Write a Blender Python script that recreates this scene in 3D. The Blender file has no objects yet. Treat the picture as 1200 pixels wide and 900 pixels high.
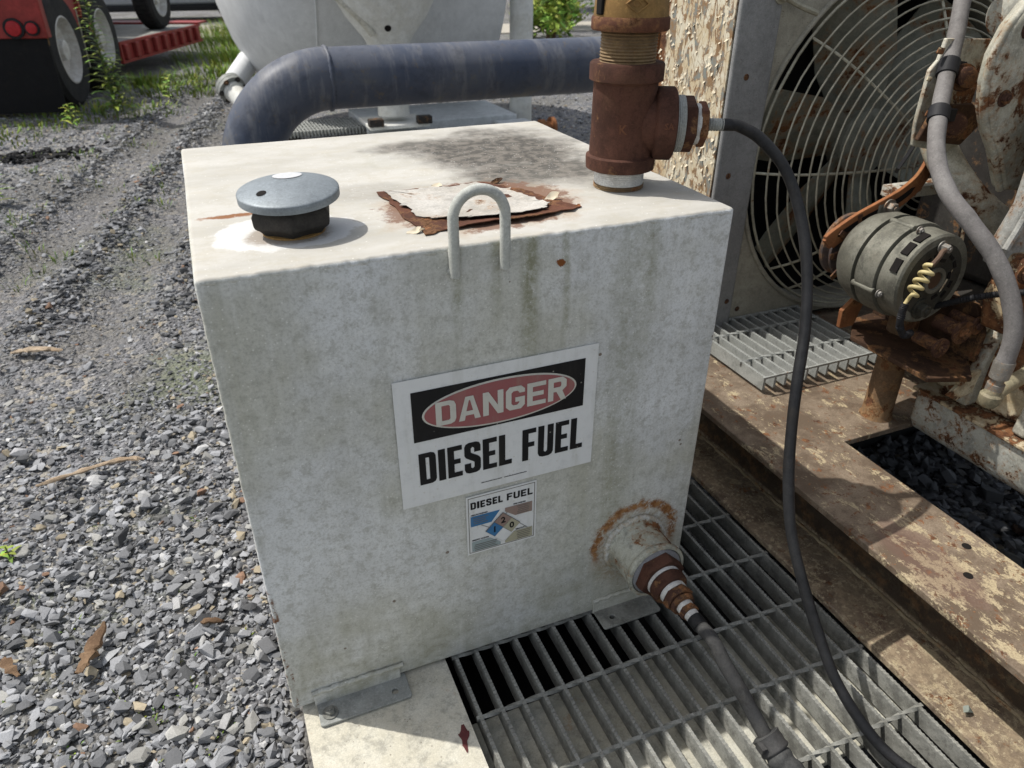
import bpy, bmesh, math, random
import numpy as np
from mathutils import Vector, Matrix, noise as mnoise
from mathutils.geometry import tessellate_polygon
random.seed(7); rs = np.random.RandomState(11)
R_ = math.radians
sc = bpy.context.scene
COL = sc.collection

# ------------------------------------------------------------------ camera, world, sun, exposure
cam_d = bpy.data.cameras.new('camera'); cam = bpy.data.objects.new('camera', cam_d); COL.objects.link(cam)
sc.camera = cam
yaw, pitch, roll = 0.39590, 0.53090, 0.0032
fw = Vector((math.sin(yaw)*math.cos(pitch), math.cos(yaw)*math.cos(pitch), -math.sin(pitch)))
rt = Vector((math.cos(yaw), -math.sin(yaw), 0)); up = rt.cross(fw)
rt2 = rt*math.cos(roll)+up*math.sin(roll); up2 = up*math.cos(roll)-rt*math.sin(roll)
m = Matrix((rt2, up2, -fw)).transposed().to_4x4(); m.translation = Vector((0.0371, -0.8135, 1.0471))
cam.matrix_world = m
cam_d.sensor_width = 36; cam_d.sensor_fit = 'HORIZONTAL'; cam_d.lens = 848.3/1200*36
cam_d.clip_start = .02; cam_d.clip_end = 400
cam_d.dof.use_dof = True; cam_d.dof.focus_distance = 1.12; cam_d.dof.aperture_fstop = 8.0

sun_dir = Vector((-0.826*0.46, 0.563*0.46, 0.743)).normalized()      # towards the sun
elev = math.asin(sun_dir.z); azi = math.atan2(sun_dir.x, sun_dir.y)
w = bpy.data.worlds.new('World'); sc.world = w; w.use_nodes = True
wn = w.node_tree.nodes; wl = w.node_tree.links
bg = wn['Background']; sky = wn.new('ShaderNodeTexSky'); sky.sky_type = 'NISHITA'; sky.sun_disc = False
sky.sun_elevation = elev; sky.sun_rotation = azi; sky.air_density = 1.0; sky.dust_density = 2.2; sky.ozone_density = 1.0
hs = wn.new('ShaderNodeHueSaturation'); hs.inputs['Saturation'].default_value = .55
warm = wn.new('ShaderNodeMix'); warm.data_type = 'RGBA'; warm.blend_type = 'MULTIPLY'; warm.inputs['Factor'].default_value = 1; warm.inputs[7].default_value = (1.02, 1.0, .955, 1)
wl.new(sky.outputs[0], hs.inputs['Color']); wl.new(hs.outputs[0], warm.inputs[6]); wl.new(warm.outputs[2], bg.inputs[0]); bg.inputs[1].default_value = 0.125
sd = bpy.data.lights.new('sun', 'SUN'); so = bpy.data.objects.new('sun', sd); COL.objects.link(so)
sd.energy = 3.1; sd.angle = R_(.53); sd.color = (1, .965, .91)
so.rotation_euler = (-sun_dir).to_track_quat('-Z', 'Y').to_euler()
sc.view_settings.view_transform = 'Standard'; sc.view_settings.look = 'None'
sc.view_settings.exposure = 0.55; sc.view_settings.gamma = 1

# ------------------------------------------------------------------ node helpers
class N:
    def __init__(s, name):
        s.m = bpy.data.materials.new(name); s.m.use_nodes = True; s.t = s.m.node_tree
        s.b = s.t.nodes['Principled BSDF']; s.tc = s.t.nodes.new('ShaderNodeTexCoord').outputs['Object']
    def lk(s, a, b):
        if isinstance(a, (int, float)): b.default_value = a
        elif isinstance(a, tuple): b.default_value = (*a, 1) if len(a) == 3 and b.type == 'RGBA' else a
        else: s.t.links.new(a, b)
    def map(s, scale=(1, 1, 1), loc=(0, 0, 0), rot=(0, 0, 0), vec=None):
        n = s.t.nodes.new('ShaderNodeMapping'); s.lk(vec or s.tc, n.inputs[0])
        n.inputs['Scale'].default_value = scale; n.inputs['Location'].default_value = loc; n.inputs['Rotation'].default_value = rot
        return n.outputs[0]
    def noise(s, scale, detail=5, rough=.6, vec=None, dist=0):
        n = s.t.nodes.new('ShaderNodeTexNoise'); s.lk(vec or s.tc, n.inputs['Vector'])
        n.inputs['Scale'].default_value = scale; n.inputs['Detail'].default_value = detail
        n.inputs['Roughness'].default_value = rough; n.inputs['Distortion'].default_value = dist
        return n.outputs[0]
    def vor(s, scale, vec=None, feature='F1', out='Distance', rnd=1):
        n = s.t.nodes.new('ShaderNodeTexVoronoi'); n.feature = feature; s.lk(vec or s.tc, n.inputs['Vector'])
        n.inputs['Scale'].default_value = scale; n.inputs['Randomness'].default_value = rnd
        return n.outputs[out]
    def step(s, v, a, b):
        n = s.t.nodes.new('ShaderNodeMapRange'); n.interpolation_type = 'SMOOTHSTEP'; s.lk(v, n.inputs[0])
        if a > b: n.inputs[1].default_value, n.inputs[2].default_value, n.inputs[3].default_value, n.inputs[4].default_value = b, a, 1, 0
        else: n.inputs[1].default_value, n.inputs[2].default_value = a, b
        return n.outputs[0]
    def math(s, op, a, b=0.0, c=None):
        n = s.t.nodes.new('ShaderNodeMath'); n.operation = op; s.lk(a, n.inputs[0]); s.lk(b, n.inputs[1])
        if c is not None: s.lk(c, n.inputs[2])
        return n.outputs[0]
    def mix(s, f, a, b, mode='MIX'):
        n = s.t.nodes.new('ShaderNodeMix'); n.data_type = 'RGBA'; n.blend_type = mode
        s.lk(f, n.inputs['Factor']); s.lk(a, n.inputs[6]); s.lk(b, n.inputs[7]); return n.outputs[2]
    def xyz(s, vec=None):
        n = s.t.nodes.new('ShaderNodeSeparateXYZ'); s.lk(vec or s.tc, n.inputs[0]); return n.outputs
    def blob(s, c, r):                      # ellipsoidal distance from a point, 1 at the given radii
        v = s.map(scale=tuple(1/k for k in r), loc=tuple(-a/k for a, k in zip(c, r)))
        n = s.t.nodes.new('ShaderNodeVectorMath'); n.operation = 'LENGTH'; s.lk(v, n.inputs[0]); return n.outputs['Value']
    def bump(s, h, strength=.3, dist=.002, prev=None):
        n = s.t.nodes.new('ShaderNodeBump'); n.inputs['Strength'].default_value = strength; n.inputs['Distance'].default_value = dist
        s.lk(h, n.inputs['Height'])
        if prev: s.lk(prev, n.inputs['Normal'])
        return n.outputs[0]
    def out(s, col, rough=.6, metal=0.0, nrm=None, spec=None):
        s.lk(col, s.b.inputs['Base Color']); s.lk(rough, s.b.inputs['Roughness']); s.lk(metal, s.b.inputs['Metallic'])
        if nrm: s.lk(nrm, s.b.inputs['Normal'])
        s.b.inputs['Specular IOR Level'].default_value = .18 if spec is None else spec
        return s.m

def rustcol(n, sc_=40):
    a = n.noise(sc_, 8, .7); b = n.noise(sc_*3.1, 4, .7)
    c = n.mix(n.step(a, .35, .65), (.055, .024, .014), (.21, .095, .042))
    return n.mix(n.step(b, .55, .75), c, (.30, .165, .08))

def weathered(name, base, alt=None, rust=.0, rs_=14, dirt=.4, rough=.55, metal=0., bump=.25, grain=180, streak=0., spots=0.):
    n = N(name); alt = alt or tuple(k*.72 for k in base)
    c = n.mix(n.step(n.noise(9, 7, .7), .36, .6), base, alt)
    c = n.mix(n.math('MULTIPLY', n.step(n.noise(33, 9, .8), .46, .64), dirt), c, tuple(k*.4 for k in base))
    c = n.mix(n.math('MULTIPLY', n.step(n.noise(15, 8, .75, vec=n.map(loc=(5, 3, 1))), .52, .68), dirt*.6), c, tuple(k*.55+.02*q for k, q in zip(base, (1.4, 1, .5))))
    c = n.mix(n.math('MULTIPLY', n.step(n.noise(380, 3, .7), .45, .66), .38), c, tuple(k*.5 for k in base))
    c = n.mix(n.math('MULTIPLY', n.step(n.noise(210, 4, .75, vec=n.map(loc=(2, 7, 4))), .52, .68), .25), c, tuple(min(1, k*1.5) for k in base))
    if streak:
        st = n.noise(1, 6, .6, vec=n.map(scale=(26, 26, 1.6)))
        c = n.mix(n.math('MULTIPLY', n.step(st, .46, .72), streak), c, tuple(k*.5 for k in base))
    if spots:
        v = n.step(n.vor(110), .2, .1); g = n.step(n.noise(30, 3), .5, .62)
        c = n.mix(n.math('MULTIPLY', n.math('MULTIPLY', v, g), spots), c, (.07, .045, .03))
    h = n.noise(grain, 5, .75); ro = rough
    if rust:
        rn = n.math('ADD', n.math('MULTIPLY', n.noise(rs_, 10, .72, dist=.3), .75), n.math('MULTIPLY', n.noise(rs_*5, 5, .7), .25))
        t = .72-.42*rust
        mk = n.step(rn, t-.018, t+.018)
        halo = n.step(rn, t-.07, t)
        c = n.mix(n.math('MULTIPLY', halo, .45), c, (.32, .17, .07))
        c = n.mix(mk, c, rustcol(n)); ro = n.math('MULTIPLY_ADD', mk, .9-rough, rough)
        nb = n.bump(n.math('SUBTRACT', n.math('MULTIPLY', h, .3), mk), bump*1.3, .0015)
    else: nb = n.bump(h, bump, .0012)
    if metal and rust: metal = n.math('MULTIPLY_ADD', mk, -metal, metal)
    return n.out(c, ro, metal, nb)

M = {}
def tank_mat():
    n = N('tank_paint'); X, Y, Z = n.xyz()
    top = n.step(Z, .7405, .7425)
    # side: chalky white, colour raised to offset the shade, with algae streaks
    big = n.noise(5, 6, .6); st = n.noise(1, 7, .62, vec=n.map(scale=(17, 17, 1.1)))
    st2 = n.noise(1, 4, .6, vec=n.map(scale=(60, 60, 4), loc=(3, 1, 2)))
    c = n.mix(n.step(big, .36, .64), (.69, .705, .705), (.57, .58, .57))
    zone = n.noise(3.2, 4, .6, vec=n.map(loc=(3, 8, 1)))
    c = n.mix(n.math('MULTIPLY', n.step(zone, .40, .62), .55), c, (.43, .42, .32))
    c = n.mix(n.math('MULTIPLY', n.math('MULTIPLY', n.step(st, .47, .66), n.step(zone, .40, .62)), .4), c, (.36, .35, .25))
    c = n.mix(n.math('MULTIPLY', n.step(st2, .5, .68), .2), c, (.33, .33, .29))
    c = n.mix(n.math('MULTIPLY', n.step(n.noise(1, 4, .6, vec=n.map(scale=(34, 34, 2.4), loc=(9, 1, 4))), .52, .68), .22), c, (.78, .785, .77))
    mott = n.noise(55, 9, .78)
    c = n.mix(n.math('MULTIPLY', n.step(mott, .48, .62), .5), c, (.30, .295, .25))
    c = n.mix(n.math('MULTIPLY', n.step(mott, .46, .34), .4), c, (.74, .735, .70))
    fine = n.noise(240, 5, .8)
    c = n.mix(n.math('MULTIPLY', n.step(fine, .47, .62), .35), c, (.25, .25, .22))
    cl = n.noise(11, 9, .75, vec=n.map(loc=(7, 2, 5)))
    c = n.mix(n.math('MULTIPLY', n.step(cl, .52, .68), .25), c, (.36, .35, .28))
    low = n.math('MULTIPLY', n.step(Z, .28, .0), n.step(n.noise(14, 6, .7), .35, .7))
    c = n.mix(n.math('MULTIPLY', low, .45), c, (.25, .235, .15))
    sc1 = n.noise(1, 3, .5, vec=n.map(scale=(9, 9, 160), rot=(0, .5, 0))); c = n.mix(n.math('MULTIPLY', n.math('MULTIPLY', n.step(sc1, .68, .71), n.step(n.noise(7, 3), .55, .6)), .6), c, (.24, .22, .19))
    chip = n.math('MULTIPLY', n.step(n.math('ADD', n.vor(26, out='Distance'), n.math('MULTIPLY', n.noise(120, 3), .12)), .14, .11), n.step(n.vor(26, out='Color'), .80, .81)); c = n.mix(chip, c, n.mix(n.noise(60, 3), (.12, .09, .07), (.3, .26, .22)))
    # green runs below the lug and the rust spot
    for cx, wd, z0, z1, k in ((.405, .02, .69, .48, .75), (.455, .008, .68, .5, .55), (.30, .012, .70, .56, .5), (.355, .012, .7, .58, .4), (.59, .02, .7, .4, .3), (.56, .05, .3, .1, .35)):
        mk = n.math('MULTIPLY', n.step(n.math('ABSOLUTE', n.math('SUBTRACT', X, n.math('MULTIPLY_ADD', n.noise(9, 3), .02, cx-.01))), wd, wd*.1), n.step(Z, z1, z0))
        mk = n.math('MULTIPLY', mk, n.step(n.noise(70, 6, .8), .3, .6))
        c = n.mix(n.math('MULTIPLY', mk, k), c, (.17, .17, .075))
    # top: cream, colour held darker to offset the direct sun
    t = n.mix(n.step(n.noise(4, 7, .65, vec=n.map(scale=(1, 2.5, 1))), .35, .68), (.475, .46, .42), (.39, .375, .335))
    t = n.mix(n.math('MULTIPLY', n.step(n.noise(30, 9, .8), .47, .63), .45), t, (.38, .355, .29))
    t = n.mix(n.math('MULTIPLY', n.step(n.noise(10, 9, .78, vec=n.map(scale=(1, 3, 1), loc=(1, 5, 0))), .5, .64), .4), t, (.42, .385, .31))
    t = n.mix(n.math('MULTIPLY', n.step(n.noise(1, 4, .6, vec=n.map(scale=(6, 60, 1))), .55, .75), .3), t, (.4, .37, .3))
    wob = n.math('MULTIPLY', n.math('SUBTRACT', n.noise(6, 7, .62), .5), 1.7)
    for cx, cy, rx, ry, k in ((.54, .46, .20, .19, .97), (.57, .28, .15, .09, .85), (.44, .55, .12, .06, .7), (.62, .2, .09, .07, .4), (.24, .28, .12, .05, .22)):
        d = n.math('ADD', n.blob((cx, cy, .743), (rx, ry, 1)), wob)
        t = n.mix(n.math('MULTIPLY', n.step(d, 1.2, .5), k), t, n.mix(n.step(n.noise(60, 5), .4, .6), (.15, .135, .115), (.065, .06, .052)))
    halo = n.math('ADD', n.blob((.395, .15, .743), (.155, .125, 1)), n.math('MULTIPLY', n.math('SUBTRACT', n.noise(16, 7, .7), .5), 1.3))
    t = n.mix(n.math('MULTIPLY', n.step(halo, 1.1, .7), .5), t, (.33, .22, .13))
    hal2 = n.math('ADD', n.blob((.39, .157, .743), (.135, .112, 1)), n.math('MULTIPLY', n.math('SUBTRACT', n.noise(30, 8, .78), .5), 1.1))
    t = n.mix(n.math('MULTIPLY', n.step(hal2, 1.08, .95), .8), t, (.15, .07, .04))
    vv = n.vor(230, out='Distance'); vg = n.step(n.vor(230, out='Color'), .6, .7)
    sp = n.math('MULTIPLY', n.math('MULTIPLY', n.step(vv, .34, .12), vg), n.step(n.noise(20, 4, .7), .42, .6))
    inst = n.step(n.blob((.53, .42, .743), (.2, .2, 1)), 1.1, .6)
    t = n.mix(n.math('MULTIPLY', sp, n.math('MULTIPLY_ADD', inst, .4, .15)), t, (.75, .74, .7))
    # white touch-up ring round the filler neck, crack line
    d = n.math('ADD', n.blob((.115, .135, .743), (.095, .075, 1)), n.math('MULTIPLY', n.math('SUBTRACT', n.noise(22, 6, .7), .5), .8))
    t = n.mix(n.math('MULTIPLY', n.step(d, 1., .9), .7), t, (.62, .62, .61))
    d = n.math('ADD', n.blob((.118, .125, .743), (.058, .045, 1)), n.math('MULTIPLY', n.math('SUBTRACT', n.noise(40, 6, .8), .5), .7))
    t = n.mix(n.math('MULTIPLY', n.step(d, 1.05, .8), .7), t, (.22, .17, .12))
    d = n.math('ADD', n.blob((.055, .23, .743), (.05, .012, 1)), n.math('MULTIPLY', n.math('SUBTRACT', n.noise(40, 6, .8), .5), 1.6))
    t = n.mix(n.step(d, .9, .5), t, (.22, .10, .045))
    c = n.mix(top, c, t)
    # fine light flecks on the front
    v2 = n.step(n.vor(210), .27, .17); g2 = n.step(n.vor(210, out='Color'), .8, .84)
    c = n.mix(n.math('MULTIPLY', n.math('MULTIPLY', v2, g2), .5), c, (.78, .78, .74))
    # rust round the outlet, at edges
    d = n.blob((.615, 0, .152), (.088, .3, .088)); wb = n.math('MULTIPLY', n.math('SUBTRACT', n.noise(28, 8, .75), .5), .55)
    dd = n.math('ADD', d, wb)
    c = n.mix(n.math('MULTIPLY', n.math('MULTIPLY', n.step(dd, 1.25, .8), n.step(n.noise(60, 6, .8), .36, .6)), .6), c, (.30, .22, .12))
    ring = n.math('MULTIPLY', n.math('MULTIPLY', n.step(dd, 1.08, .97), n.step(dd, .76, .88)), n.step(Z, .11, .15))
    c = n.mix(n.math('MULTIPLY', ring, n.step(n.noise(45, 6, .8), .38, .5)), c, n.mix(n.step(n.noise(80, 4), .4, .6), (.20, .085, .03), (.33, .17, .07)))
    fr = n.blob((.447, 0, .700), (.007, .1, .005), ); fr = n.math('ADD', fr, n.math('MULTIPLY', n.math('SUBTRACT', n.noise(90, 5, .8), .5), 3.))
    c = n.mix(n.step(fr, 1.1, .8), c, (.2, .07, .02))
    edge = n.math('MULTIPLY', n.step(n.blob((0, 0, .1), (.012, .012, .2)), 1., .8), n.step(n.noise(40, 6, .8), .5, .6))
    c = n.mix(edge, c, (.16, .07, .03))
    nb = n.bump(n.noise(140, 6, .75), .3, .0012); nb = n.bump(n.noise(22, 5, .6), .25, .003, nb)
    M['tank'] = n.out(c, n.mix(top, (.6, .6, .6), (.72, .72, .72)), 0, nb)
tank_mat()

M['cap'] = weathered('galvanised_cap', (.25, .28, .30), (.21, .235, .25), dirt=.3, rough=.5, metal=.25, bump=.15)
M['spot'] = weathered('white_mark', (.72, .73, .74), dirt=.15, rough=.5)  # off-white face of the small ellipse on the lid
M['blackrub'] = weathered('black_rubber', (.028, .027, .026), (.05, .045, .04), dirt=.5, rough=.7, bump=.4)
M['rustpipe'] = weathered('rusty_iron', (.095, .042, .028), (.05, .023, .016), rust=.26, rs_=9, dirt=.85, rough=.82, bump=.7, grain=420)
M['rustpipe2'] = weathered('rusty_collar', (.15, .065, .035), (.09, .038, .024), rust=.35, rs_=9, dirt=.5, rough=.8, bump=.7, grain=420)
M['brass'] = weathered('weathered_brass', (.33, .20, .07), (.21, .125, .048), rust=.25, rs_=9, dirt=.6, rough=.55, metal=.45, bump=.45, grain=320)
M['thread'] = weathered('thread_metal', (.26, .18, .09), (.15, .10, .06), rust=.3, rs_=20, dirt=.6, rough=.6, metal=.3, bump=.3)
M['tape'] = weathered('sealing_tape', (.62, .62, .6), (.5, .49, .46), rust=.12, rs_=30, dirt=.5, rough=.6)
M['galv'] = weathered('galvanised_steel', (.31, .31, .28), (.19, .19, .17), dirt=.9, rough=.65, metal=.05, bump=.5, grain=240, spots=.35)
M['galvl'] = weathered('galvanised_light', (.37, .38, .36), (.29, .30, .28), rust=.1, rs_=24, dirt=.6, rough=.6, metal=.1, bump=.4)
M['lug'] = weathered('lug_paint', (.56, .57, .53), (.42, .43, .39), rust=.16, rs_=26, dirt=.5, rough=.55, bump=.3)
M['deck'] = weathered('deck_paint', (.58, .56, .48), (.50, .47, .38), rust=.13, rs_=11, dirt=.7, rough=.65, bump=.4, grain=120, spots=.5)
M['pan'] = weathered('channel_paint', (.52, .51, .44), (.42, .40, .32), rust=.12, rs_=10, dirt=.7, rough=.65, bump=.3)
M['darksteel'] = weathered('dark_steel', (.05, .047, .042), (.03, .027, .025), rust=.3, rs_=12, dirt=.6, rough=.8, bump=.5)
def beam_mat():
    n = N('skid_beam_paint')
    c = n.mix(n.step(n.noise(7, 8, .75), .38, .58), (.235, .185, .135), (.115, .085, .06))
    near = n.step(n.xyz()[1], -.12, -.3)
    c = n.mix(n.step(n.math('ADD', n.noise(24, 10, .8, dist=.3, vec=n.map(scale=(1.4, .8, 1))), n.math('MULTIPLY', near, .05)), .555, .585), c, (.40, .33, .21))
    c = n.mix(n.math('MULTIPLY', n.step(n.noise(300, 3, .7), .45, .6), .4), c, (.1, .07, .045))
    r = n.noise(44, 10, .78, dist=.3); c = n.mix(n.step(r, .56, .60), c, rustcol(n, 50))
    c = n.mix(n.math('MULTIPLY', n.step(n.math('ADD', n.blob((1.0, -.27, .2), (.05, .11, .3)), n.math('MULTIPLY', n.math('SUBTRACT', n.noise(14, 8, .7), .5), 1.4)), 1.05, .8), .45), c, (.13, .075, .06))
    X, Y, Z = n.xyz()
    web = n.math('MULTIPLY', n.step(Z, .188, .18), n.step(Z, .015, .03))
    c = n.mix(n.math('MULTIPLY', web, .85), c, n.mix(n.step(n.noise(18, 9, .75), .47, .62), (.03, .021, .014), (.11, .06, .028)))  # web darkened to paint in the top flange's shade, with rust patches
    low = n.step(Z, .03, .02)
    c = n.mix(n.math('MULTIPLY', low, n.step(n.noise(16, 9, .78), .42, .56)), c, n.mix(n.step(n.noise(60, 8, .8), .42, .58), (.17, .13, .09), (.27, .21, .14)))
    c = n.mix(n.math('MULTIPLY', low, n.step(n.noise(90, 5, .8), .54, .6)), c, (.36, .30, .2))
    seam = n.math('MULTIPLY', n.step(n.math('ABSOLUTE', n.math('SUBTRACT', Z, n.math('MULTIPLY_ADD', n.noise(40, 4), .02, .012))), .012, .004), n.step(n.noise(60, 6, .8), .4, .5))
    c = n.mix(n.math('MULTIPLY', seam, n.math('MULTIPLY', web, .0)), c, (.4, .36, .22))
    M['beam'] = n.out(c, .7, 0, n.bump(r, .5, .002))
beam_mat()
def peel_mat():
    n = N('peeling_paint'); X, Y, Z = n.xyz()
    v = n.map(scale=(1, 1, .45)); a = n.noise(52, 5, .62, vec=v, dist=.6)
    c = n.mix(n.step(n.noise(16, 6, .7), .4, .6), (.56, .52, .41), (.47, .39, .26))
    c = n.mix(n.math('MULTIPLY', n.step(n.noise(5, 7, .7, vec=v), .5, .62), .5), c, (.40, .26, .13))
    crack = n.step(n.vor(44, vec=n.map(scale=(1, 1.5, .6)), feature='DISTANCE_TO_EDGE'), .035, .01)
    c = n.mix(n.math('MULTIPLY', crack, .6), c, (.17, .10, .05))
    c = n.mix(n.step(a, .505, .525), c, (.28, .155, .075))
    bare = n.step(a, .53, .545); c = n.mix(bare, c, n.mix(n.step(n.noise(30, 5), .4, .6), (.19, .20, .18), (.22, .14, .075)))
    e = n.math('ADD', n.math('ABSOLUTE', n.math('SUBTRACT', Y, .122)), n.math('MULTIPLY', n.noise(9, 6, .7), .07))
    c = n.mix(n.step(e, .15, .165), c, rustcol(n, 30))
    M['peel'] = n.out(c, .7, 0, n.bump(bare, .5, .002))
    n = N('paint_flake'); c = n.mix(n.noise(40, 5), (.62, .57, .45), (.48, .40, .28)); M['flake'] = n.out(c, .7)
peel_mat()
M['panelgrey'] = weathered('radiator_grey', (.40, .38, .31), (.31, .29, .235), rust=.08, rs_=20, dirt=.5, rough=.6, spots=.6)
M['stripgrey'] = weathered('radiator_frame', (.28, .28, .275), (.23, .23, .225), rust=.06, rs_=20, dirt=.4, rough=.55, spots=.5)
M['wire'] = weathered('guard_wire', (.50, .48, .38), (.32, .30, .23), rust=.18, rs_=30, dirt=.6, rough=.6, metal=.2)
M['blade'] = weathered('fan_blade', (.27, .27, .22), (.18, .18, .14), rust=.36, rs_=10, dirt=.6, rough=.7)
M['core'] = weathered('radiator_core', (.012, .012, .012), rough=.9)
M['engine'] = weathered('engine_paint', (.52, .50, .42), (.30, .285, .22), rust=.39, rs_=11, dirt=.8, rough=.65, bump=.6, spots=.6)
M['engine_rust'] = weathered('engine_rusty', (.56, .50, .36), (.40, .31, .18), rust=.5, rs_=13, dirt=.9, rough=.7, bump=.8)
M['engine_grey'] = weathered('engine_grey', (.40, .40, .37), (.28, .275, .25), rust=.36, rs_=13, dirt=.9, rough=.65, bump=.5, spots=.5)
M['panpaint'] = weathered('oil_pan_paint', (.48, .48, .43), (.38, .37, .31), rust=.41, rs_=26, dirt=.8, rough=.6, bump=.5, spots=.9)
M['bracket'] = weathered('rusty_bracket', (.075, .04, .022), (.035, .02, .014), rust=.34, rs_=9, dirt=.6, rough=.85, bump=.7)
M['orange'] = weathered('orange_rust_strap', (.30, .125, .05), (.20, .08, .035), rust=.3, rs_=12, dirt=.4, rough=.75, bump=.4)
M['alum'] = weathered('cast_aluminium', (.20, .195, .16), (.125, .12, .095), dirt=.9, rough=.55, metal=.25, bump=.7, grain=500)
M['alumdark'] = weathered('dirty_aluminium', (.06, .057, .045), (.035, .033, .027), dirt=.8, rough=.65, metal=.15, bump=.6, grain=400)
M['bolt'] = weathered('bolt_metal', (.30, .29, .27), (.2, .18, .15), rust=.3, rs_=40, dirt=.5, rough=.5, metal=.4)
M['rustbolt'] = weathered('rusty_bolt', (.085, .042, .028), (.05, .025, .018), rust=.4, rs_=40, dirt=.5, rough=.8, bump=.6)
M['gold'] = weathered('gold_wire', (.55, .47, .25), (.44, .36, .17), dirt=.3, rough=.5)
M['hose'] = weathered('black_hose', (.014, .0145, .016), (.026, .026, .027), dirt=.5, rough=.5, bump=.25)
M['sleeve'] = weathered('hose_sleeve', (.045, .045, .045), (.07, .068, .064), dirt=.7, rough=.75, bump=.6, grain=300)
M['conduit'] = weathered('grey_conduit', (.19, .18, .172), (.14, .13, .125), rust=.07, rs_=30, dirt=.5, rough=.65, bump=.4)
M['black'] = weathered('black_band', (.02, .02, .022), rough=.6)
M['hole'] = weathered('dark_hole', (.012, .01, .009), rough=.9)
def pipe_mat():
    n = N('painted_pipe'); X, Y, Z = n.xyz()
    c = n.mix(n.step(n.noise(2.4, 7, .65), .35, .65), (.055, .068, .10), (.10, .108, .13))
    st = n.noise(1, 6, .65, vec=n.map(scale=(17, 3, 3)))
    c = n.mix(n.math('MULTIPLY', n.step(st, .5, .64), .45), c, (.19, .19, .195))
    c = n.mix(n.math('MULTIPLY', n.step(n.noise(14, 9, .8), .5, .64), .4), c, (.035, .038, .05))
    c = n.mix(n.math('MULTIPLY', n.step(n.noise(26, 8, .8, vec=n.map(loc=(2, 2, 2))), .58, .64), .6), c, (.14, .11, .07))
    c = n.mix(n.math('MULTIPLY', n.step(n.noise(5, 6, .7), .56, .74), .5), c, (.19, .165, .10))
    M['bpipe'] = n.out(c, .45, 0, n.bump(n.noise(40, 5), .15, .002))
pipe_mat()
M['vessel'] = weathered('vessel_paint', (.70, .71, .71), (.63, .64, .64), dirt=.1, rough=.5, streak=.2, bump=.05)
M['whitep'] = weathered('white_paint', (.70, .70, .66), (.60, .59, .53), rust=.07, rs_=5, dirt=.3, rough=.5)
M['skidw'] = weathered('skid_white', (.60, .62, .62), (.5, .52, .52), rust=.12, rs_=4, dirt=.4, rough=.6)
M['red'] = weathered('trailer_red', (.33, .05, .045), (.23, .038, .033), rust=.08, rs_=4, dirt=.35, rough=.5)
M['tyre'] = weathered('tyre_rubber', (.02, .02, .022), (.035, .034, .033), dirt=.4, rough=.8)
M['rim'] = weathered('white_rim', (.66, .66, .64), (.50, .47, .43), rust=.2, rs_=5, dirt=.4, rough=.5)
M['flap'] = weathered('mud_flap', (.010, .010, .011), rough=.7)
M['lamp'] = weathered('red_lens', (.45, .03, .035), rough=.25)
M['silver'] = weathered('silver_body', (.32, .34, .37), (.28, .3, .33), dirt=.1, rough=.3, metal=.4)
M['wood'] = weathered('splintered_wood', (.44, .35, .25), (.28, .20, .13), dirt=.9, rough=.8, bump=.9, streak=.5)
M['bark'] = weathered('brown_bark', (.23, .15, .09), (.10, .06, .035), dirt=.5, rough=.85, bump=.7)
M['asphalt'] = weathered('concrete_pad', (.45, .42, .36), (.38, .35, .3), dirt=.4, rough=.9)

def sign_mats():
    def fl(name, c, k=.45):
        n = N(name); g = n.step(n.noise(38, 9, .78), .46, .72); st = n.noise(1, 6, .6, vec=n.map(scale=(40, 40, 6)))
        col = n.mix(n.math('MULTIPLY', g, k), c, tuple(x*.6+.08 for x in c))
        col = n.mix(n.math('MULTIPLY', n.step(st, .5, .75), k*.6), col, (.30, .30, .22))
        v = n.math('MULTIPLY', n.step(n.vor(150), .3, .18), n.step(n.vor(150, out='Color'), .7, .75))
        col = n.mix(n.math('MULTIPLY', v, .55), col, (.55, .54, .48))
        return n.out(col, .5, 0, n.bump(n.noise(60, 5), .1, .001))
    M['s_white'] = fl('sign_white', (.70, .71, .70)); M['s_black'] = fl('sign_black', (.011, .011, .012), .06)
    M['s_red'] = fl('sign_red', (.30, .105, .105), .5); M['s_letter'] = fl('sign_letter', (.56, .55, .49), .5)
    M['s_blue'] = fl('sign_blue', (.05, .17, .34), .2); M['s_pink'] = fl('sign_faded_red', (.28, .20, .17), .4)
    M['s_tan'] = fl('sign_faded_yellow', (.38, .36, .26), .3); M['s_grey'] = fl('sign_faded_grey', (.30, .36, .36), .3)
    M['s_border'] = fl('sign_border', (.16, .15, .13), .5)
sign_mats()

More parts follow.
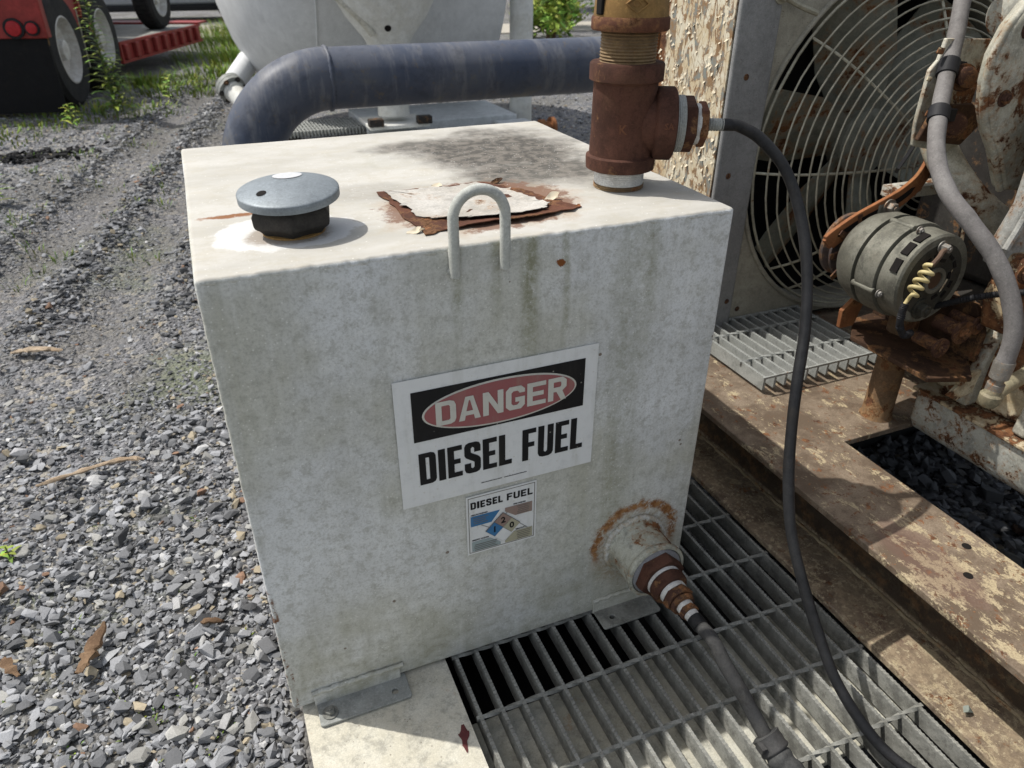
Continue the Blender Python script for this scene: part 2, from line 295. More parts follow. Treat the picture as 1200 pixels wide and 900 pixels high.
def vc_mat(name, rough=.85, trans=0., bump=True):
    n = N(name); a = n.t.nodes.new('ShaderNodeAttribute'); a.attribute_name = 'col'
    c = n.mix(n.math('MULTIPLY', n.step(n.noise(260, 5, .7), .4, .7), .5), a.outputs['Color'], n.mix(.5, a.outputs['Color'], (.06, .06, .06)))
    if trans: n.b.inputs['Subsurface Weight'].default_value = 0
    return n.out(c if bump else a.outputs['Color'], rough, 0, n.bump(n.noise(160, 5, .7), .4, .002) if bump else None)
M['stone'] = vc_mat('stone'); M['leaf'] = vc_mat('leaf', .6, 0, False)
def ground_mat():
    n = N('gravel_ground')
    v = n.vor(95, out='Color'); d = n.vor(95); v2 = n.vor(40, out='Color'); d2 = n.vor(40)
    sx = n.t.nodes.new('ShaderNodeSeparateColor'); n.lk(v, sx.inputs[0])
    sy = n.t.nodes.new('ShaderNodeSeparateColor'); n.lk(v2, sy.inputs[0])
    c = n.mix(sx.outputs[0], (.085, .085, .09), (.25, .25, .26))
    c = n.mix(n.step(sy.outputs[1], .75, .85), c, (.30, .28, .245))
    c = n.mix(n.step(n.noise(1.2, 6, .6), .42, .62), c, n.mix(sx.outputs[1], (.10, .097, .09), (.20, .195, .185)))
    c = n.mix(n.math('MULTIPLY', n.step(n.noise(.9, 6, .65, vec=n.map(loc=(4, 2, 0))), .56, .7), .4), c, (.12, .16, .06))
    X, Y, Z = n.xyz()
    a = n.t.nodes.new('ShaderNodeAttribute'); a.attribute_name = 'mud'
    c = n.mix(n.math('MULTIPLY', a.outputs['Fac'], .75), c, n.mix(n.noise(30, 6), (.10, .095, .088), (.165, .155, .143)))
    h = n.math('ADD', n.math('MULTIPLY', d, -1), n.math('MULTIPLY', d2, -1.5))
    M['ground'] = n.out(c, .95, 0, n.bump(h, .8, .012))
ground_mat()

# ------------------------------------------------------------------ mesh helpers
class MB:
    def __init__(s): s.v = []; s.f = []
    def add(s, vs, fs):
        o = len(s.v); s.v += [tuple(v) for v in vs]; s.f += [tuple(i+o for i in f) for f in fs]; return s
    def box(s, a, b, mt=None):
        x0, y0, z0 = a; x1, y1, z1 = b
        vs = [Vector((x, y, z)) for z in (z0, z1) for y in (y0, y1) for x in (x0, x1)]
        if mt: vs = [mt @ v for v in vs]
        return s.add(vs, [(0, 2, 3, 1), (4, 5, 7, 6), (0, 1, 5, 4), (2, 6, 7, 3), (0, 4, 6, 2), (1, 3, 7, 5)])
    def lathe(s, o, d, prof, n=32, cap=True, ph=0., sy=1.):
        o = Vector(o); d = Vector(d).normalized(); a = d.orthogonal().normalized() if abs(d.z) < .9 else Vector((1, 0, 0))
        if abs(d.z) < .9: a = Vector((0, 0, 1)).cross(d).normalized()
        b = d.cross(a); vs = []; fs = []
        for t, r in prof:
            for i in range(n):
                an = ph+2*math.pi*i/n; vs.append(o+d*t+(a*math.cos(an)+b*math.sin(an)*sy)*r)
        for k in range(len(prof)-1):
            for i in range(n):
                j = (i+1) % n; fs.append((k*n+i, k*n+j, (k+1)*n+j, (k+1)*n+i))
        if cap: fs.append(tuple(range(n-1, -1, -1))); fs.append(tuple((len(prof)-1)*n+i for i in range(n)))
        return s.add(vs, fs)
    def cyl(s, p, q, r0, r1=None, n=24, ch=0.):
        p = Vector(p); q = Vector(q); L = (q-p).length; r1 = r0 if r1 is None else r1
        pr = [(0, r0), (L, r1)] if not ch else [(0, r0-ch), (ch, r0), (L-ch, r1), (L, r1-ch)]
        return s.lathe(p, q-p, pr, n)
    def tube(s, pts, r, n=12, sub=6, closed=False, sect=None, twist=0., cap=True):
        P = [Vector(p) for p in pts]
        if sub > 1: P = spline(P, sub, closed)
        rr = r if callable(r) else (lambda t: r)
        m_ = len(P); T = []
        for i in range(m_):
            if closed: t = P[(i+1) % m_]-P[i-1]
            else: t = P[min(i+1, m_-1)]-P[max(i-1, 0)]
            T.append(t.normalized())
        a = T[0].orthogonal().normalized(); vs = []; fs = []
        for i in range(m_):
            a = (a-T[i]*a.dot(T[i])).normalized(); b = T[i].cross(a); R = rr(i/(m_-1))
            for k in range(n):
                an = 2*math.pi*k/n+twist*i
                if sect: u, w_ = sect[k]; vs.append(P[i]+a*u+b*w_)
                else: vs.append(P[i]+(a*math.cos(an)+b*math.sin(an))*R)
        e = m_ if closed else m_-1
        for i in range(e):
            i2 = (i+1) % m_
            for k in range(n):
                k2 = (k+1) % n; fs.append((i*n+k, i*n+k2, i2*n+k2, i2*n+k))
        if cap and not closed: fs.append(tuple(range(n-1, -1, -1))); fs.append(tuple((m_-1)*n+k for k in range(n)))
        return s.add(vs, fs)
    def prism(s, poly, o, u, v, depth, holes=()):
        """poly (list of 2-D points) in plane o+u*a+v*b, extruded along u x v by depth"""
        o = Vector(o); u = Vector(u); v = Vector(v); w_ = u.cross(v).normalized()*depth
        loops = [poly, *holes]; flat = [p for l in loops for p in l]
        tr = tessellate_polygon([[Vector((p[0], p[1], 0)) for p in l] for l in loops]); N_ = len(flat)
        vs = [o+u*p[0]+v*p[1] for p in flat]; fs = []
        def area(t): a, b, c = (flat[i] for i in t); return (b[0]-a[0])*(c[1]-a[1])-(b[1]-a[1])*(c[0]-a[0])
        for t in tr:
            t = t if area(t) > 0 else t[::-1]; fs.append(tuple(t[::-1]) if depth > 0 else tuple(t))
        vs += [p+w_ for p in vs]
        for t in tr:
            t = t if area(t) > 0 else t[::-1]; fs.append(tuple(i+N_ for i in (t if depth > 0 else t[::-1])))
        k = 0
        for l in loops:
            m_ = len(l)
            for i in range(m_):
                j = (i+1) % m_; fs.append((k+i, k+j, k+j+N_, k+i+N_))
            k += m_
        return s.add(vs, fs)
    def bolt(s, p, ax, r, h=None, washer=True):
        h = h or r*1.1; p = Vector(p); ax = Vector(ax).normalized()
        if washer: s.lathe(p, ax, [(0, r*1.45), (r*.22, r*1.45)], 20); p = p+ax*r*.22
        s.lathe(p, ax, [(0, r), (h*.85, r), (h, r*.86)], 6, ph=random.random())
        return s.lathe(p+ax*h, ax, [(0, r*.45), (r*.25, r*.4)], 10)

def spline(P, sub, closed=False):
    out = []; m_ = len(P)
    for i in range(m_ if closed else m_-1):
        g = (lambda k: P[k % m_]) if closed else (lambda k: P[min(max(k, 0), m_-1)])
        p0, p1, p2, p3 = g(i-1), g(i), g(i+1), g(i+2)
        for k in range(sub):
            t = k/sub; out.append(.5*((2*p1)+(-p0+p2)*t+(2*p0-5*p1+4*p2-p3)*t*t+(-p0+3*p1-3*p2+p3)*t**3))
    if not closed: out.append(P[-1].copy())
    return out

def base_of(p):
    v = Vector((0, 0, 0))
    while p is not None: v = v+Vector(p.location); p = p.parent
    return v
def obj(name, mb, mat, parent=None, bevel=0., seg=2, loc=None, angle=35, label=None, fix=True):
    """link ONE mesh object; vertices are given in world space and re-based to the parent"""
    off = base_of(parent) if parent else (Vector(loc) if loc else Vector((0, 0, 0)))
    me = bpy.data.meshes.new(name); me.from_pydata([tuple(Vector(v)-off) for v in mb.v], [], mb.f); me.update()
    if fix:
        b = bmesh.new(); b.from_mesh(me); bmesh.ops.recalc_face_normals(b, faces=b.faces); b.to_mesh(me); b.free()
    me.shade_smooth(); me.set_sharp_from_angle(angle=R_(angle))
    me.materials.append(M[mat] if isinstance(mat, str) else mat)
    o = bpy.data.objects.new(name, me); COL.objects.link(o)
    if parent: o.parent = parent
    elif loc: o.location = loc
    if bevel:
        bv = o.modifiers.new('bevel', 'BEVEL'); bv.width = bevel; bv.segments = seg; bv.limit_method = 'ANGLE'; bv.angle_limit = R_(40); bv.harden_normals = False
    if label: o['label'] = label
    return o
def tag(o, label, cat, group=None, kind=None):
    if label: o['label'] = label
    if cat: o['category'] = cat
    if group: o['group'] = group
    if kind: o['kind'] = kind
    return o
def thing(name, label, cat, loc=(0, 0, 0), group=None):
    o = bpy.data.objects.new(name, None); COL.objects.link(o); o.location = loc; o.empty_display_size = .05
    return tag(o, label, cat, group)
def struct(name, mb, mat, **k):
    o = obj(name, mb, mat, **k); o['kind'] = 'structure'; return o
def rep(o, dx, parent=None):
    c = o.copy(); COL.objects.link(c); c.location = Vector(o.location)+Vector(dx); c.parent = parent or o.parent; return c

G = -.2                                     # gravel level; the skid deck is at z = 0
X, Y, Z = Vector((1, 0, 0)), Vector((0, 1, 0)), Vector((0, 0, 1))

# ------------------------------------------------------------------ ground
RUTS = [((-.95, 2.2), (.30, 8.8)), ((-.45, 2.2), (.75, 8.6))]
def rut(x, y):
    best = 9; along = 0
    for (ax, ay), (bx, by) in RUTS:
        dx, dy = bx-ax, by-ay; L = math.hypot(dx, dy); t = ((x-ax)*dx+(y-ay)*dy)/L
        d = abs((x-ax)*dy-(y-ay)*dx)/L
        if -.3 < t < L+.3 and d < best: best = d; along = t
    return best, along
def gh(x, y):
    h = .012*mnoise.noise(Vector((x*1.3, y*1.3, 0)))+.006*mnoise.noise(Vector((x*4, y*4, 3)))
    if y > .6 and x > .1: h -= .01
    d, t = rut(x, y)
    if d < .4:
        h += -.03*math.exp(-(d/.13)**2)+.03*math.exp(-((d-.22)/.06)**2)*(.5+mnoise.noise(Vector((x*6, y*6, 1))))
    return h
def ground():
    xs = np.concatenate([[-150, -60, -25, -12, -6], np.linspace(-3.6, 6, 130), [8, 12, 20, 40, 90, 180]])
    ys = np.concatenate([[-60, -20, -6, -2.5], np.linspace(-1.2, 9.6, 150), [11, 13, 16, 20, 28, 45, 90, 250]])
    mb = MB(); nx = len(xs)
    vs = [(x, y, G+(gh(x, y) if -4 < x < 7 and -2 < y < 10 else 0)) for y in ys for x in xs]
    fs = [(j*nx+i, j*nx+i+1, (j+1)*nx+i+1, (j+1)*nx+i) for j in range(len(ys)-1) for i in range(nx-1)]
    mb.add(vs, fs); o = struct('ground', mb, 'ground', angle=180)
    at = o.data.attributes.new('mud', 'FLOAT', 'POINT')
    val = []
    for v in vs:
        d, t = rut(v[0], v[1]); k = .8*math.exp(-(d/.16)**2)*(.6+.8*mnoise.noise(Vector((v[0]*5, v[1]*3, 8))))
        if v[1] < 3.5: k = max(k, .3*max(0, 1-abs(v[1]-2.7)/1.2))
        val.append(k)
    at.data.foreach_set('value', np.array(val, dtype=np.float32))
ground()

def stone_protos(k=44, npt=13):
    out = []
    for i in range(k):
        b = bmesh.new(); ax = (1, random.uniform(.5, .92), random.uniform(.28, .58))
        for _ in range(npt):
            p = Vector((random.gauss(0, 1), random.gauss(0, 1), random.gauss(0, 1))); p.normalize()
            q = max(abs(p.x), abs(p.y), abs(p.z)); p = p*(.35+.65/q)*random.uniform(.82, 1.1)
            b.verts.new((p.x*ax[0]*.8, p.y*ax[1]*.8, p.z*ax[2]*.8))
        r = bmesh.ops.convex_hull(b, input=b.verts)
        bmesh.ops.delete(b, geom=[g for g in r['geom_interior'] if isinstance(g, bmesh.types.BMVert)], context='VERTS')
        bmesh.ops.triangulate(b, faces=b.faces); b.verts.index_update()
        out.append((np.array([v.co[:] for v in b.verts]), np.array([[v.index for v in f.verts] for f in b.faces]))); b.free()
    return out
PROTO = stone_protos()
def stone_mesh(name, items, label=None, cat=None, kind='stuff', big=False):
    """items: list of (x, y, z, size, colour)"""
    VS, FS, CS = [], [], []; off = 0
    for (x, y, z, s, c) in items:
        V, F = PROTO[random.randrange(len(PROTO))]
        a = random.uniform(0, 6.283); t = random.gauss(0, .22); u = random.gauss(0, .22)
        Rm = np.array(Matrix.Rotation(a, 3, 'Z') @ Matrix.Rotation(t, 3, 'X') @ Matrix.Rotation(u, 3, 'Y'))
        VS.append((V*s) @ Rm.T+np.array([x, y, z])); FS.append(F+off); off += len(V)
        CS.append(np.tile(np.array([*c, 1.]), (len(V), 1)))
    V = np.concatenate(VS).astype(np.float32); F = np.concatenate(FS).astype(np.int32); C = np.concatenate(CS).astype(np.float32)
    me = bpy.data.meshes.new(name); me.vertices.add(len(V)); me.vertices.foreach_set('co', V.ravel())
    me.loops.add(F.size); me.loops.foreach_set('vertex_index', F.ravel())
    me.polygons.add(len(F)); me.polygons.foreach_set('loop_start', np.arange(0, F.size, 3, dtype=np.int32))
    at = me.color_attributes.new('col', 'FLOAT_COLOR', 'POINT'); at.data.foreach_set('color', C.ravel())
    me.update(calc_edges=True); me.validate(); me.shade_flat(); me.materials.append(M['stone'])
    o = bpy.data.objects.new(name, me); COL.objects.link(o); return tag(o, label, cat, None, kind)
def scol(dark=1.):
    r = random.random(); k = random.choice((random.uniform(.07, .2), random.uniform(.14, .34), random.uniform(.18, .37)))*dark
    if r < .80: return (k*.97, k*.99, k*1.03)
    if r < .91: k *= 1.1; return (k, k*.99, k*.93)
    if r < .955: k = random.uniform(.34, .52)*dark; return (k, k, k*.99)
    if r < .992: k = random.uniform(.22, .38)*dark; return (k, k*.86, k*.62)
    k = random.uniform(.2, .3)*dark; return (k, k*.62, k*.42)
def xr(y): return -.85-.16*max(y, 0), (.0 if y < .85 else .35+.09*y)
def field(n, y0, y1, smin, smax, pw, dark=1., sink=.3, xf=xr, skiprut=True):
    it = []
    while len(it) < n:
        y = random.uniform(y0, y1); x0, x1 = xf(y); x = random.uniform(x0, x1)
        d, t = rut(x, y)
        if skiprut and d < .10 and random.random() < .62: continue
        if skiprut and 1.6 < y < 4.6 and mnoise.noise(Vector((x*1.7, y*.9, 5))) > .2 and random.random() < .5: continue
        s = smin+(smax-smin)*random.random()**pw
        it.append((x, y, G+gh(x, y)+s*sink*random.uniform(-.2, 1.3), s, scol(dark)))
    return it
its = field(16000, -.55, 1.5, .0045, .010, 1.6) + field(6500, -.55, 1.5, .009, .020, 1.6, sink=.6) + field(900, -.55, 1.4, .016, .031, 1.8, sink=.6) + field(3500, -.55, 1.5, .005, .010, 1.5, sink=1.6)
its += field(21000, 1.5, 4.5, .005, .012, 1.8, dark=.85) + field(1700, 1.5, 4.5, .012, .026, 2.2, dark=.9)
its += field(11000, 4.5, 9, .009, .02, 1.8)+field(500, 4.5, 9, .02, .035, 2)
for (ax, ay), (bx, by) in RUTS:                  # ridges of kicked-up stone along the ruts
    for _ in range(1800):
        t = random.random(); sd_ = random.choice((-1, 1))*random.gauss(.23, .045)
        x = ax+(bx-ax)*t+sd_; y = ay+(by-ay)*t; s = random.uniform(.009, .026)
        its.append((x, y, G+gh(x, y)+s*.7, s, scol(.75)))
stone_mesh('gravel', its, 'loose grey crushed gravel covering the yard left of the tank', 'gravel')
its = field(2600, -.7, .32, .010, .028, 1.4, dark=.42, xf=lambda y: (1.14, 1.9), skiprut=False)+field(150, -.6, .30, .02, .042, 1.2, dark=.42, sink=.7, xf=lambda y: (1.16, 1.7), skiprut=False)  # stone colours darkened to stand for the shade in the opening
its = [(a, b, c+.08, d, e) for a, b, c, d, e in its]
stone_mesh('gravel', its, 'stones coloured dark for shade on the ground in the opening of the engine skid', 'gravel')
its = [(random.gauss(-1.15, .22), random.gauss(5.3, .07)+.25*random.random(), 0, 0, 0) for _ in range(260)]
its = [(a, b, G+gh(a, b)+random.uniform(0, .03), random.uniform(.012, .04), (.012, .012, .013)) for a, b, *_ in its]
stone_mesh('rubble', its, 'low line of black tarry rubble on the gravel in front of the mud flap', 'rubble')
its = field(5500, 3.6, 9, .011, .026, 1.8, xf=lambda y: (2.0, 3.2+.45*y), skiprut=False)
stone_mesh('gravel', its, 'sunlit grey gravel behind the pipe near the bushes', 'gravel')

def one_stone(x, y, s, col, pi, rz, label, flat=.5):
    V, F = PROTO[pi]; mb = MB(); Rm = Matrix.Rotation(rz, 3, 'Z')
    mb.add([Rm @ Vector((v[0]*s, v[1]*s, v[2]*s*flat*1.6))+Vector((x, y, G+gh(x, y)+s*.45)) for v in V], [tuple(f) for f in F.tolist()])
    o = obj('stone', mb, weathered('stone_face', col, tuple(k*.8 for k in col), dirt=.5, rough=.85, bump=.6), bevel=s*.05, angle=20)
    tag(o, label, 'stone', 'loose pale stones on the gravel')
one_stone(-.331, .423, .030, (.42, .43, .44), 3, .3, 'large pale flat stone beside the upright piece of bark')
one_stone(-.13, .185, .027, (.44, .44, .44), 8, 1.2, 'whitish flat stone lying nearest the tank foot on the gravel')
one_stone(-.62, 1.30, .034, (.40, .40, .41), 12, 2.2, 'pale grey stone on the gravel left of the long dry stick')
one_stone(-.43, .34, .026, (.38, .37, .32), 5, .8, 'buff angular stone on the gravel near the lower left corner')
one_stone(-.285, .37, .024, (.46, .46, .45), 15, .2, 'small white stone just right of the large pale flat one')

def splinter(name, pts, r, mat, label, cat, flat=.35):
    mb = MB(); P = [Vector((x, y, G+gh(x, y)+z)) for x, y, z in pts]
    k = len(P); rj = random.Random(len(name)*7); mb.tube(P, lambda t: r*(.2+1.1*math.sin(math.pi*min(1, t*.8+.12)))*rj.uniform(.55, 1.3), n=7, sub=4)
    zc = sum(p.z for p in P)/k
    mb.v = [(a+rj.gauss(0, r*.12), b+rj.gauss(0, r*.12), zc+(c-zc)*flat+.004+rj.gauss(0, r*.1)) for a, b, c in mb.v]
    tag(obj(name, mb, mat, angle=25), label, cat)
splinter('wood_splinter', [(-.73, 1.97, .025), (-.68, 1.985, .027), (-.62, 1.975, .03), (-.57, 1.955, .025)], .014, 'wood', 'broad tan wood splinter on the far gravel left of the tank', 'wood chip')
splinter('dry_stick', [(-.545, 1.085, .022), (-.46, 1.10, .028), (-.37, 1.115, .03), (-.32, 1.11, .034), (-.28, 1.095, .03)], .0085, 'wood', 'long pale dry stick with a splintered end on the gravel', 'stick', .6)
splinter('bark_strip', [(-.385, .38, .03), (-.37, .42, .033), (-.362, .455, .034), (-.347, .50, .03)], .013, 'bark', 'brown strip of bark lying on the gravel beside the pale flat stone', 'bark')
splinter('bark_flake', [(-.62, .655, .03), (-.59, .665, .034), (-.565, .66, .03)], .02, 'bark', 'curled orange brown flake at the left edge of the gravel', 'bark')
splinter('twig', [(-.16, .43, .026), (-.14, .425, .03), (-.115, .415, .026)], .007, 'bark', 'short stubby twig on the gravel near the tank corner', 'twig', .8)
splinter('wood_chip', [(-.53, .48, .025), (-.515, .45, .028), (-.495, .42, .024)], .009, 'bark', 'small reddish wood chip on the gravel far left of the bark strip', 'wood chip')

def blades(items, mat='leaf'):
    """items (base, height, lean vector, width, colour) -> curved blades"""
    vs, fs, cs = [], [], []
    for b, h, ln, wd, c in items:
        b = Vector(b); ln = Vector(ln); sdv = ln.cross(Z).normalized() if ln.length > 1e-5 else X
        o = len(vs)
        for k in range(4):
            t = k/3; p = b+Z*h*t*(1-.25*t)+ln*t*t*h; ww = wd*(1-t)**.7*(.6+.8*t if t < .5 else 1)
            vs += [p-sdv*ww, p+sdv*ww]; cs += [c, c]
            if k: fs.append((o+2*k-2, o+2*k-1, o+2*k+1, o+2*k))
    return vs, fs, cs
def leafmesh(name, data, parent=None, loc=None):
    vs, fs, cs = data; mb = MB(); mb.add(vs, fs); o = obj(name, mb, 'leaf', parent=parent, loc=loc, fix=False)
    at = o.data.color_attributes.new('col', 'FLOAT_COLOR', 'POINT')
    at.data.foreach_set('color', np.array([[*c, 1] for c in cs], dtype=np.float32).ravel()); return o
def gcol(k=1.): a = random.uniform(.6, 1.3)*k; return (.17*a*random.uniform(.7, 1.4), .25*a, .04*a)
def clump(x, y, n, h, sp, k=1., wd=.006):
    out = []
    for _ in range(n):
        a = random.uniform(0, 6.28); r = random.random()**.7*sp; l = random.uniform(.15, .9)
        px, py = x+math.cos(a)*r, y+math.sin(a)*r
        out.append(((px, py, G+gh(px, py) if py < 9.5 else G), h*random.uniform(.5, 1.2), (math.cos(a)*l, math.sin(a)*l, 0), wd, gcol(k)))
    return out
g = []
for cx, cy, n, h, sp in ((.45, 9.5, 500, .13, .7), (.75, 11.0, 800, .22, 1.0), (.1, 9.0, 320, .09, .6), (.9, 13., 800, .3, 1.), (-.25, 8.3, 260, .1, .55), (.15, 8.4, 200, .06, .5),
                       (-.8, 7.2, 160, .09, .5), (-1.1, 7.0, 160, .08, .5), (-1.4, 6.3, 130, .06, .5), (-.3, 7.2, 120, .06, .4), (1.0, 15., 600, .3, 1.2), (-.45, 9.0, 240, .15, .4)):
    g += clump(cx, cy, n, h, sp, wd=.009)
for _ in range(60):
    x = random.uniform(-1.7, -.2); y = random.uniform(2.8, 7.2); g += clump(x, y, random.randint(5, 16), .05, .07, wd=.004)
for _ in range(16):
    x = random.uniform(-.55, -.02); y = random.uniform(-.2, .9); g += clump(x, y, random.randint(3, 7), .014, .03, wd=.0035)
for _ in range(10):
    x = random.gauss(-.22, .06); y = random.gauss(.22, .07); g += clump(x, y, 7, .012, .03, wd=.003)
tag(leafmesh('grass', blades(g)), 'scattered short green grass and moss sprouting through the gravel', 'grass', kind='stuff')

def weed(x, y, h, n, label, k=1., lw=.012, ll=.09, name='weed', lean=0.):
    t = thing(name, label, 'weed', (x, y, G), 'weeds growing in the gravel yard')
    vs, fs, cs = [], [], []; mb = MB(); mb.tube([(x, y, G-.01), (x+lean*.4*h, y, G+h*.5), (x+lean*h, y, G+h)], lambda q: .006*h*(1.2-q)+.0015, n=6)
    s = obj('stem', mb, weathered('weed_stem', (.16, .22, .06), rough=.6), t)
    for i in range(n):
        f = (i+.5)/n; z = G+h*(.08+.9*f); a = i*2.4+random.uniform(-.3, .3); L = ll*(1.25-.7*f)*random.uniform(.7, 1.2); b = Vector((x+lean*h*f, y, z)); d = Vector((math.cos(a), math.sin(a), .55)); sdv = Vector((-math.sin(a), math.cos(a), 0))
        o = len(vs); c = gcol(k)
        for q, ww in ((0, .2), (.35, 1), (.7, .8), (1, .05)):
            p = b+d*L*q-Z*L*q*q*.5; vs += [p-sdv*lw*ww, p+sdv*lw*ww]; cs += [c, c]
            if q: m_ = len(vs); fs.append((m_-4, m_-3, m_-1, m_-2))
    leafmesh('leaves', (vs, fs, cs), t)
weed(-.60, 6.75, 1.05, 130, 'tall leafy green weed standing in front of the second trailer wheel', .95, .02, .17, 'tall_weed', lean=-.02)
weed(-.55, 6.85, .5, 80, 'bushy shorter green weed at the foot of the tall one', .9, .014, .16)
weed(-.16, 7.6, .26, 14, 'small broad leafed weed on the gravel between grass and ruts', 1.2, .022, .09)
weed(-.93, 6.5, .2, 22, 'bright tuft of weed growing just before the first trailer wheel', 1.4, .01, .12)
weed(-1.13, 4.15, .26, 34, 'light green sprout at the far left edge of the gravel', 1.4, .01, .1)
weed(-.575, .83, .045, 10, 'tiny green seedling at the left edge of the coarse gravel', 1.3, .005, .03)

# ------------------------------------------------------------------ trees and bushes beyond the yard
def bush(x, y, rad, h, n, label, k=1., name='bush', cat='bush', ls=.09):
    t = thing(name, label, cat, (x, y, G), 'trees beyond the yard' if cat == 'tree' else 'bushes beyond the yard')
    vs, fs, cs = [], [], []; mb = MB()
    cl = []
    for i in range(14):
        a = random.uniform(0, 6.28); r = rad*random.uniform(.1, .85); z = h*random.uniform(.25, .95)
        c = Vector((x+math.cos(a)*r, y+math.sin(a)*r, G+z)); cl.append((c, rad*random.uniform(.25, .5), random.uniform(.6, 1.35)))
        mb.tube([(x+random.uniform(-.1, .1), y, G-.02), (x+math.cos(a)*r*.4, y+math.sin(a)*r*.4, G+z*.6), c], lambda q: .03*h*(1.1-q)*.5, n=5, sub=3)
    obj('trunk', mb, 'bark', t)
    for i in range(n):
        c, r, kk = random.choice(cl); p = Vector((random.gauss(0, 1), random.gauss(0, 1), random.gauss(0, 1))).normalized()*r*random.random()**.4+c
        if p.z < G+.02: continue
        u = Vector((random.gauss(0, 1), random.gauss(0, 1), random.gauss(0, .6))).normalized(); v = u.orthogonal().normalized(); s = ls*random.uniform(.5, 1.3)
        o = len(vs); vs += [p-u*s, p-v*s*.45, p+u*s, p+v*s*.45]; fs.append((o, o+1, o+2, o+3)); cc = gcol(k*kk); cs += [cc]*4
    leafmesh('crown', (vs, fs, cs), t)
bush(6.2, 12.2, .8, 1.1, 1500, 'bright green low bush nearest the white post', 1.25)
bush(7.6, 14.5, 1.3, 2.6, 2600, 'tall light green bush behind the low one', 1.1)
bush(10.2, 16.0, 1.5, 3.4, 2600, 'leafy green bush with thin stems right of the tall one', .8)
bush(13.5, 19.5, 2.2, 5., 2600, 'dark green tree at the far edge of the yard', .6, 'tree', 'tree', .14)
bush(10.0, 20.5, 2.2, 5., 2600, 'deep green tree behind the bushes', .55, 'tree', 'tree', .14)
bush(1.9, 17.5, .9, .8, 900, 'yellow green scrub beside the far end of the red trailer', 1.3)
mb = MB(); mb.box((4.5, 13.5, G-.05), (14, 15.6, G+.02)); struct('pavement', mb, 'asphalt')
mb = MB(); mb.box((-4, 14.6, G-.05), (4.2, 17.6, G+.018)); struct('path', mb, 'asphalt')

# ------------------------------------------------------------------ white vessel, its skid, leg and piping
vs_ = thing('storage_vessel', 'large off white horizontal tank with a rounded end on a saddle leg behind the pipe', 'vessel', (1.6, 5.75, 0))
mb = MB(); prof = [(0, .02), (.015, .2), (.05, .42), (.12, .66), (.21, .85), (.32, .985), (.46, 1.06), (.62, 1.09), (2.0, 1.09), (2.01, 1.0)]
mb.lathe((.30, 5.75, 1.16), X, prof, 72); obj('shell', mb, 'vessel', vs_, angle=60)
mb = MB(); mb.tube([(.92, 5.75+1.095*math.cos(a), 1.16+1.095*math.sin(a)) for a in np.linspace(0, 6.28, 60, endpoint=False)], .008, n=6, sub=1, closed=True); obj('weld_seam', mb, 'vessel', vs_)
mb = MB(); mb.lathe((1.33, 4.45, .10), Z, [(0, .11), (.36, .11), (.42, .125), (.50, .17), (.62, .27), (.78, .36), (1.0, .45), (1.2, .5)], 40, ph=.1, sy=.8); obj('saddle_leg', mb, 'whitep', vs_, angle=60, label='cream funnel shaped leg with a small dark hole')
mb = MB(); mb.box((1.12, 4.28, .035), (1.54, 4.66, .06)); obj('base_plate', mb, 'whitep', vs_, bevel=.004)
mb = MB(); mb.box((1.2, 4.32, .47), (1.46, 4.58, .495)); obj('collar_plate', mb, 'whitep', vs_, bevel=.004)
mb = MB(); mb.tube([(.80, 4.55, 1.05), (.98, 4.40, .86), (1.12, 4.33, .72), (1.2, 4.32, .62)], .022, n=8); obj('leg_rim', mb, 'deck', vs_, label='cream stained rim of the leg')
mb = MB(); mb.lathe((1.29, 4.275, .66), Vector((-.2, -1, -.5)), [(0, .022), (.006, .02)], 16); obj('drain_hole', mb, 'hole', vs_)
for dx in (-.17, .17):
    mb = MB(); mb.box((1.33+dx-.05, 4.25, .06), (1.33+dx+.05, 4.32, .11)); obj('foot_bolt_block', mb, 'darksteel', vs_, bevel=.004)
mb = MB(); mb.lathe((.50, 5.62, .36), Vector((-.5, -.75, -.42)), [(0, .08), (.36, .08)], 32); obj('outlet_neck', mb, 'vessel', vs_)
mb = MB(); d_ = Vector((.35, -.75, -.45)).normalized(); p_ = Vector((.31, 5.37, .225)); mb.lathe(p_, d_, [(0, .08), (0, .105), (.028, .105), (.028, .08)], 32)
mb.lathe(p_+d_*.032, d_, [(0, .105), (.026, .105), (.026, .08)], 32); obj('flange', mb, 'galvl', vs_)
for i in range(6):
    an = i*math.pi/3+.3; u_ = d_.orthogonal().normalized(); v_ = d_.cross(u_)
    mb = MB(); mb.bolt(p_+d_*.058+(u_*math.cos(an)+v_*math.sin(an))*.09, d_, .014); obj('bolt', mb, 'darksteel', vs_)
mb = MB(); mb.lathe(p_+d_*.062, d_, [(0, .075), (.03, .078), (.035, .07), (.6, .07)], 28); obj('outlet_pipe', mb, 'whitep', vs_)

sk = thing('vessel_skid', 'low white steel skid with rails and mesh walkway under the big vessel', 'skid', (1.5, 5, G))
mb = MB(); mb.box((.45, 4.12, -.09), (2.28, 4.30, -.02)); obj('rail', mb, 'skidw', sk, bevel=.006)
mb = MB(); mb.box((.45, 4.304, -.12), (2.26, 4.46, -.06)); obj('rail', mb, 'galvl', sk, bevel=.006)
mb = MB(); mb.box((1.15, 4.52, -.1), (2.30, 5.2, .03)); obj('deck_plate', mb, 'skidw', sk, bevel=.006)
mb = MB(); mb.box((2.1, 4.10, -.1), (2.36, 4.50, .0)); obj('corner_plate', mb, 'skidw', sk, bevel=.006)
for x_ in (.6, 2.1):
    mb = MB(); mb.box((x_, 4.16, G-.02), (x_+.12, 5.1, -.09)); obj('foot', mb, 'darksteel', sk)
mb = MB()
for i in range(26): mb.box((.52+.024*i, 4.56, -.03), (.53+.024*i, 4.98, .01))
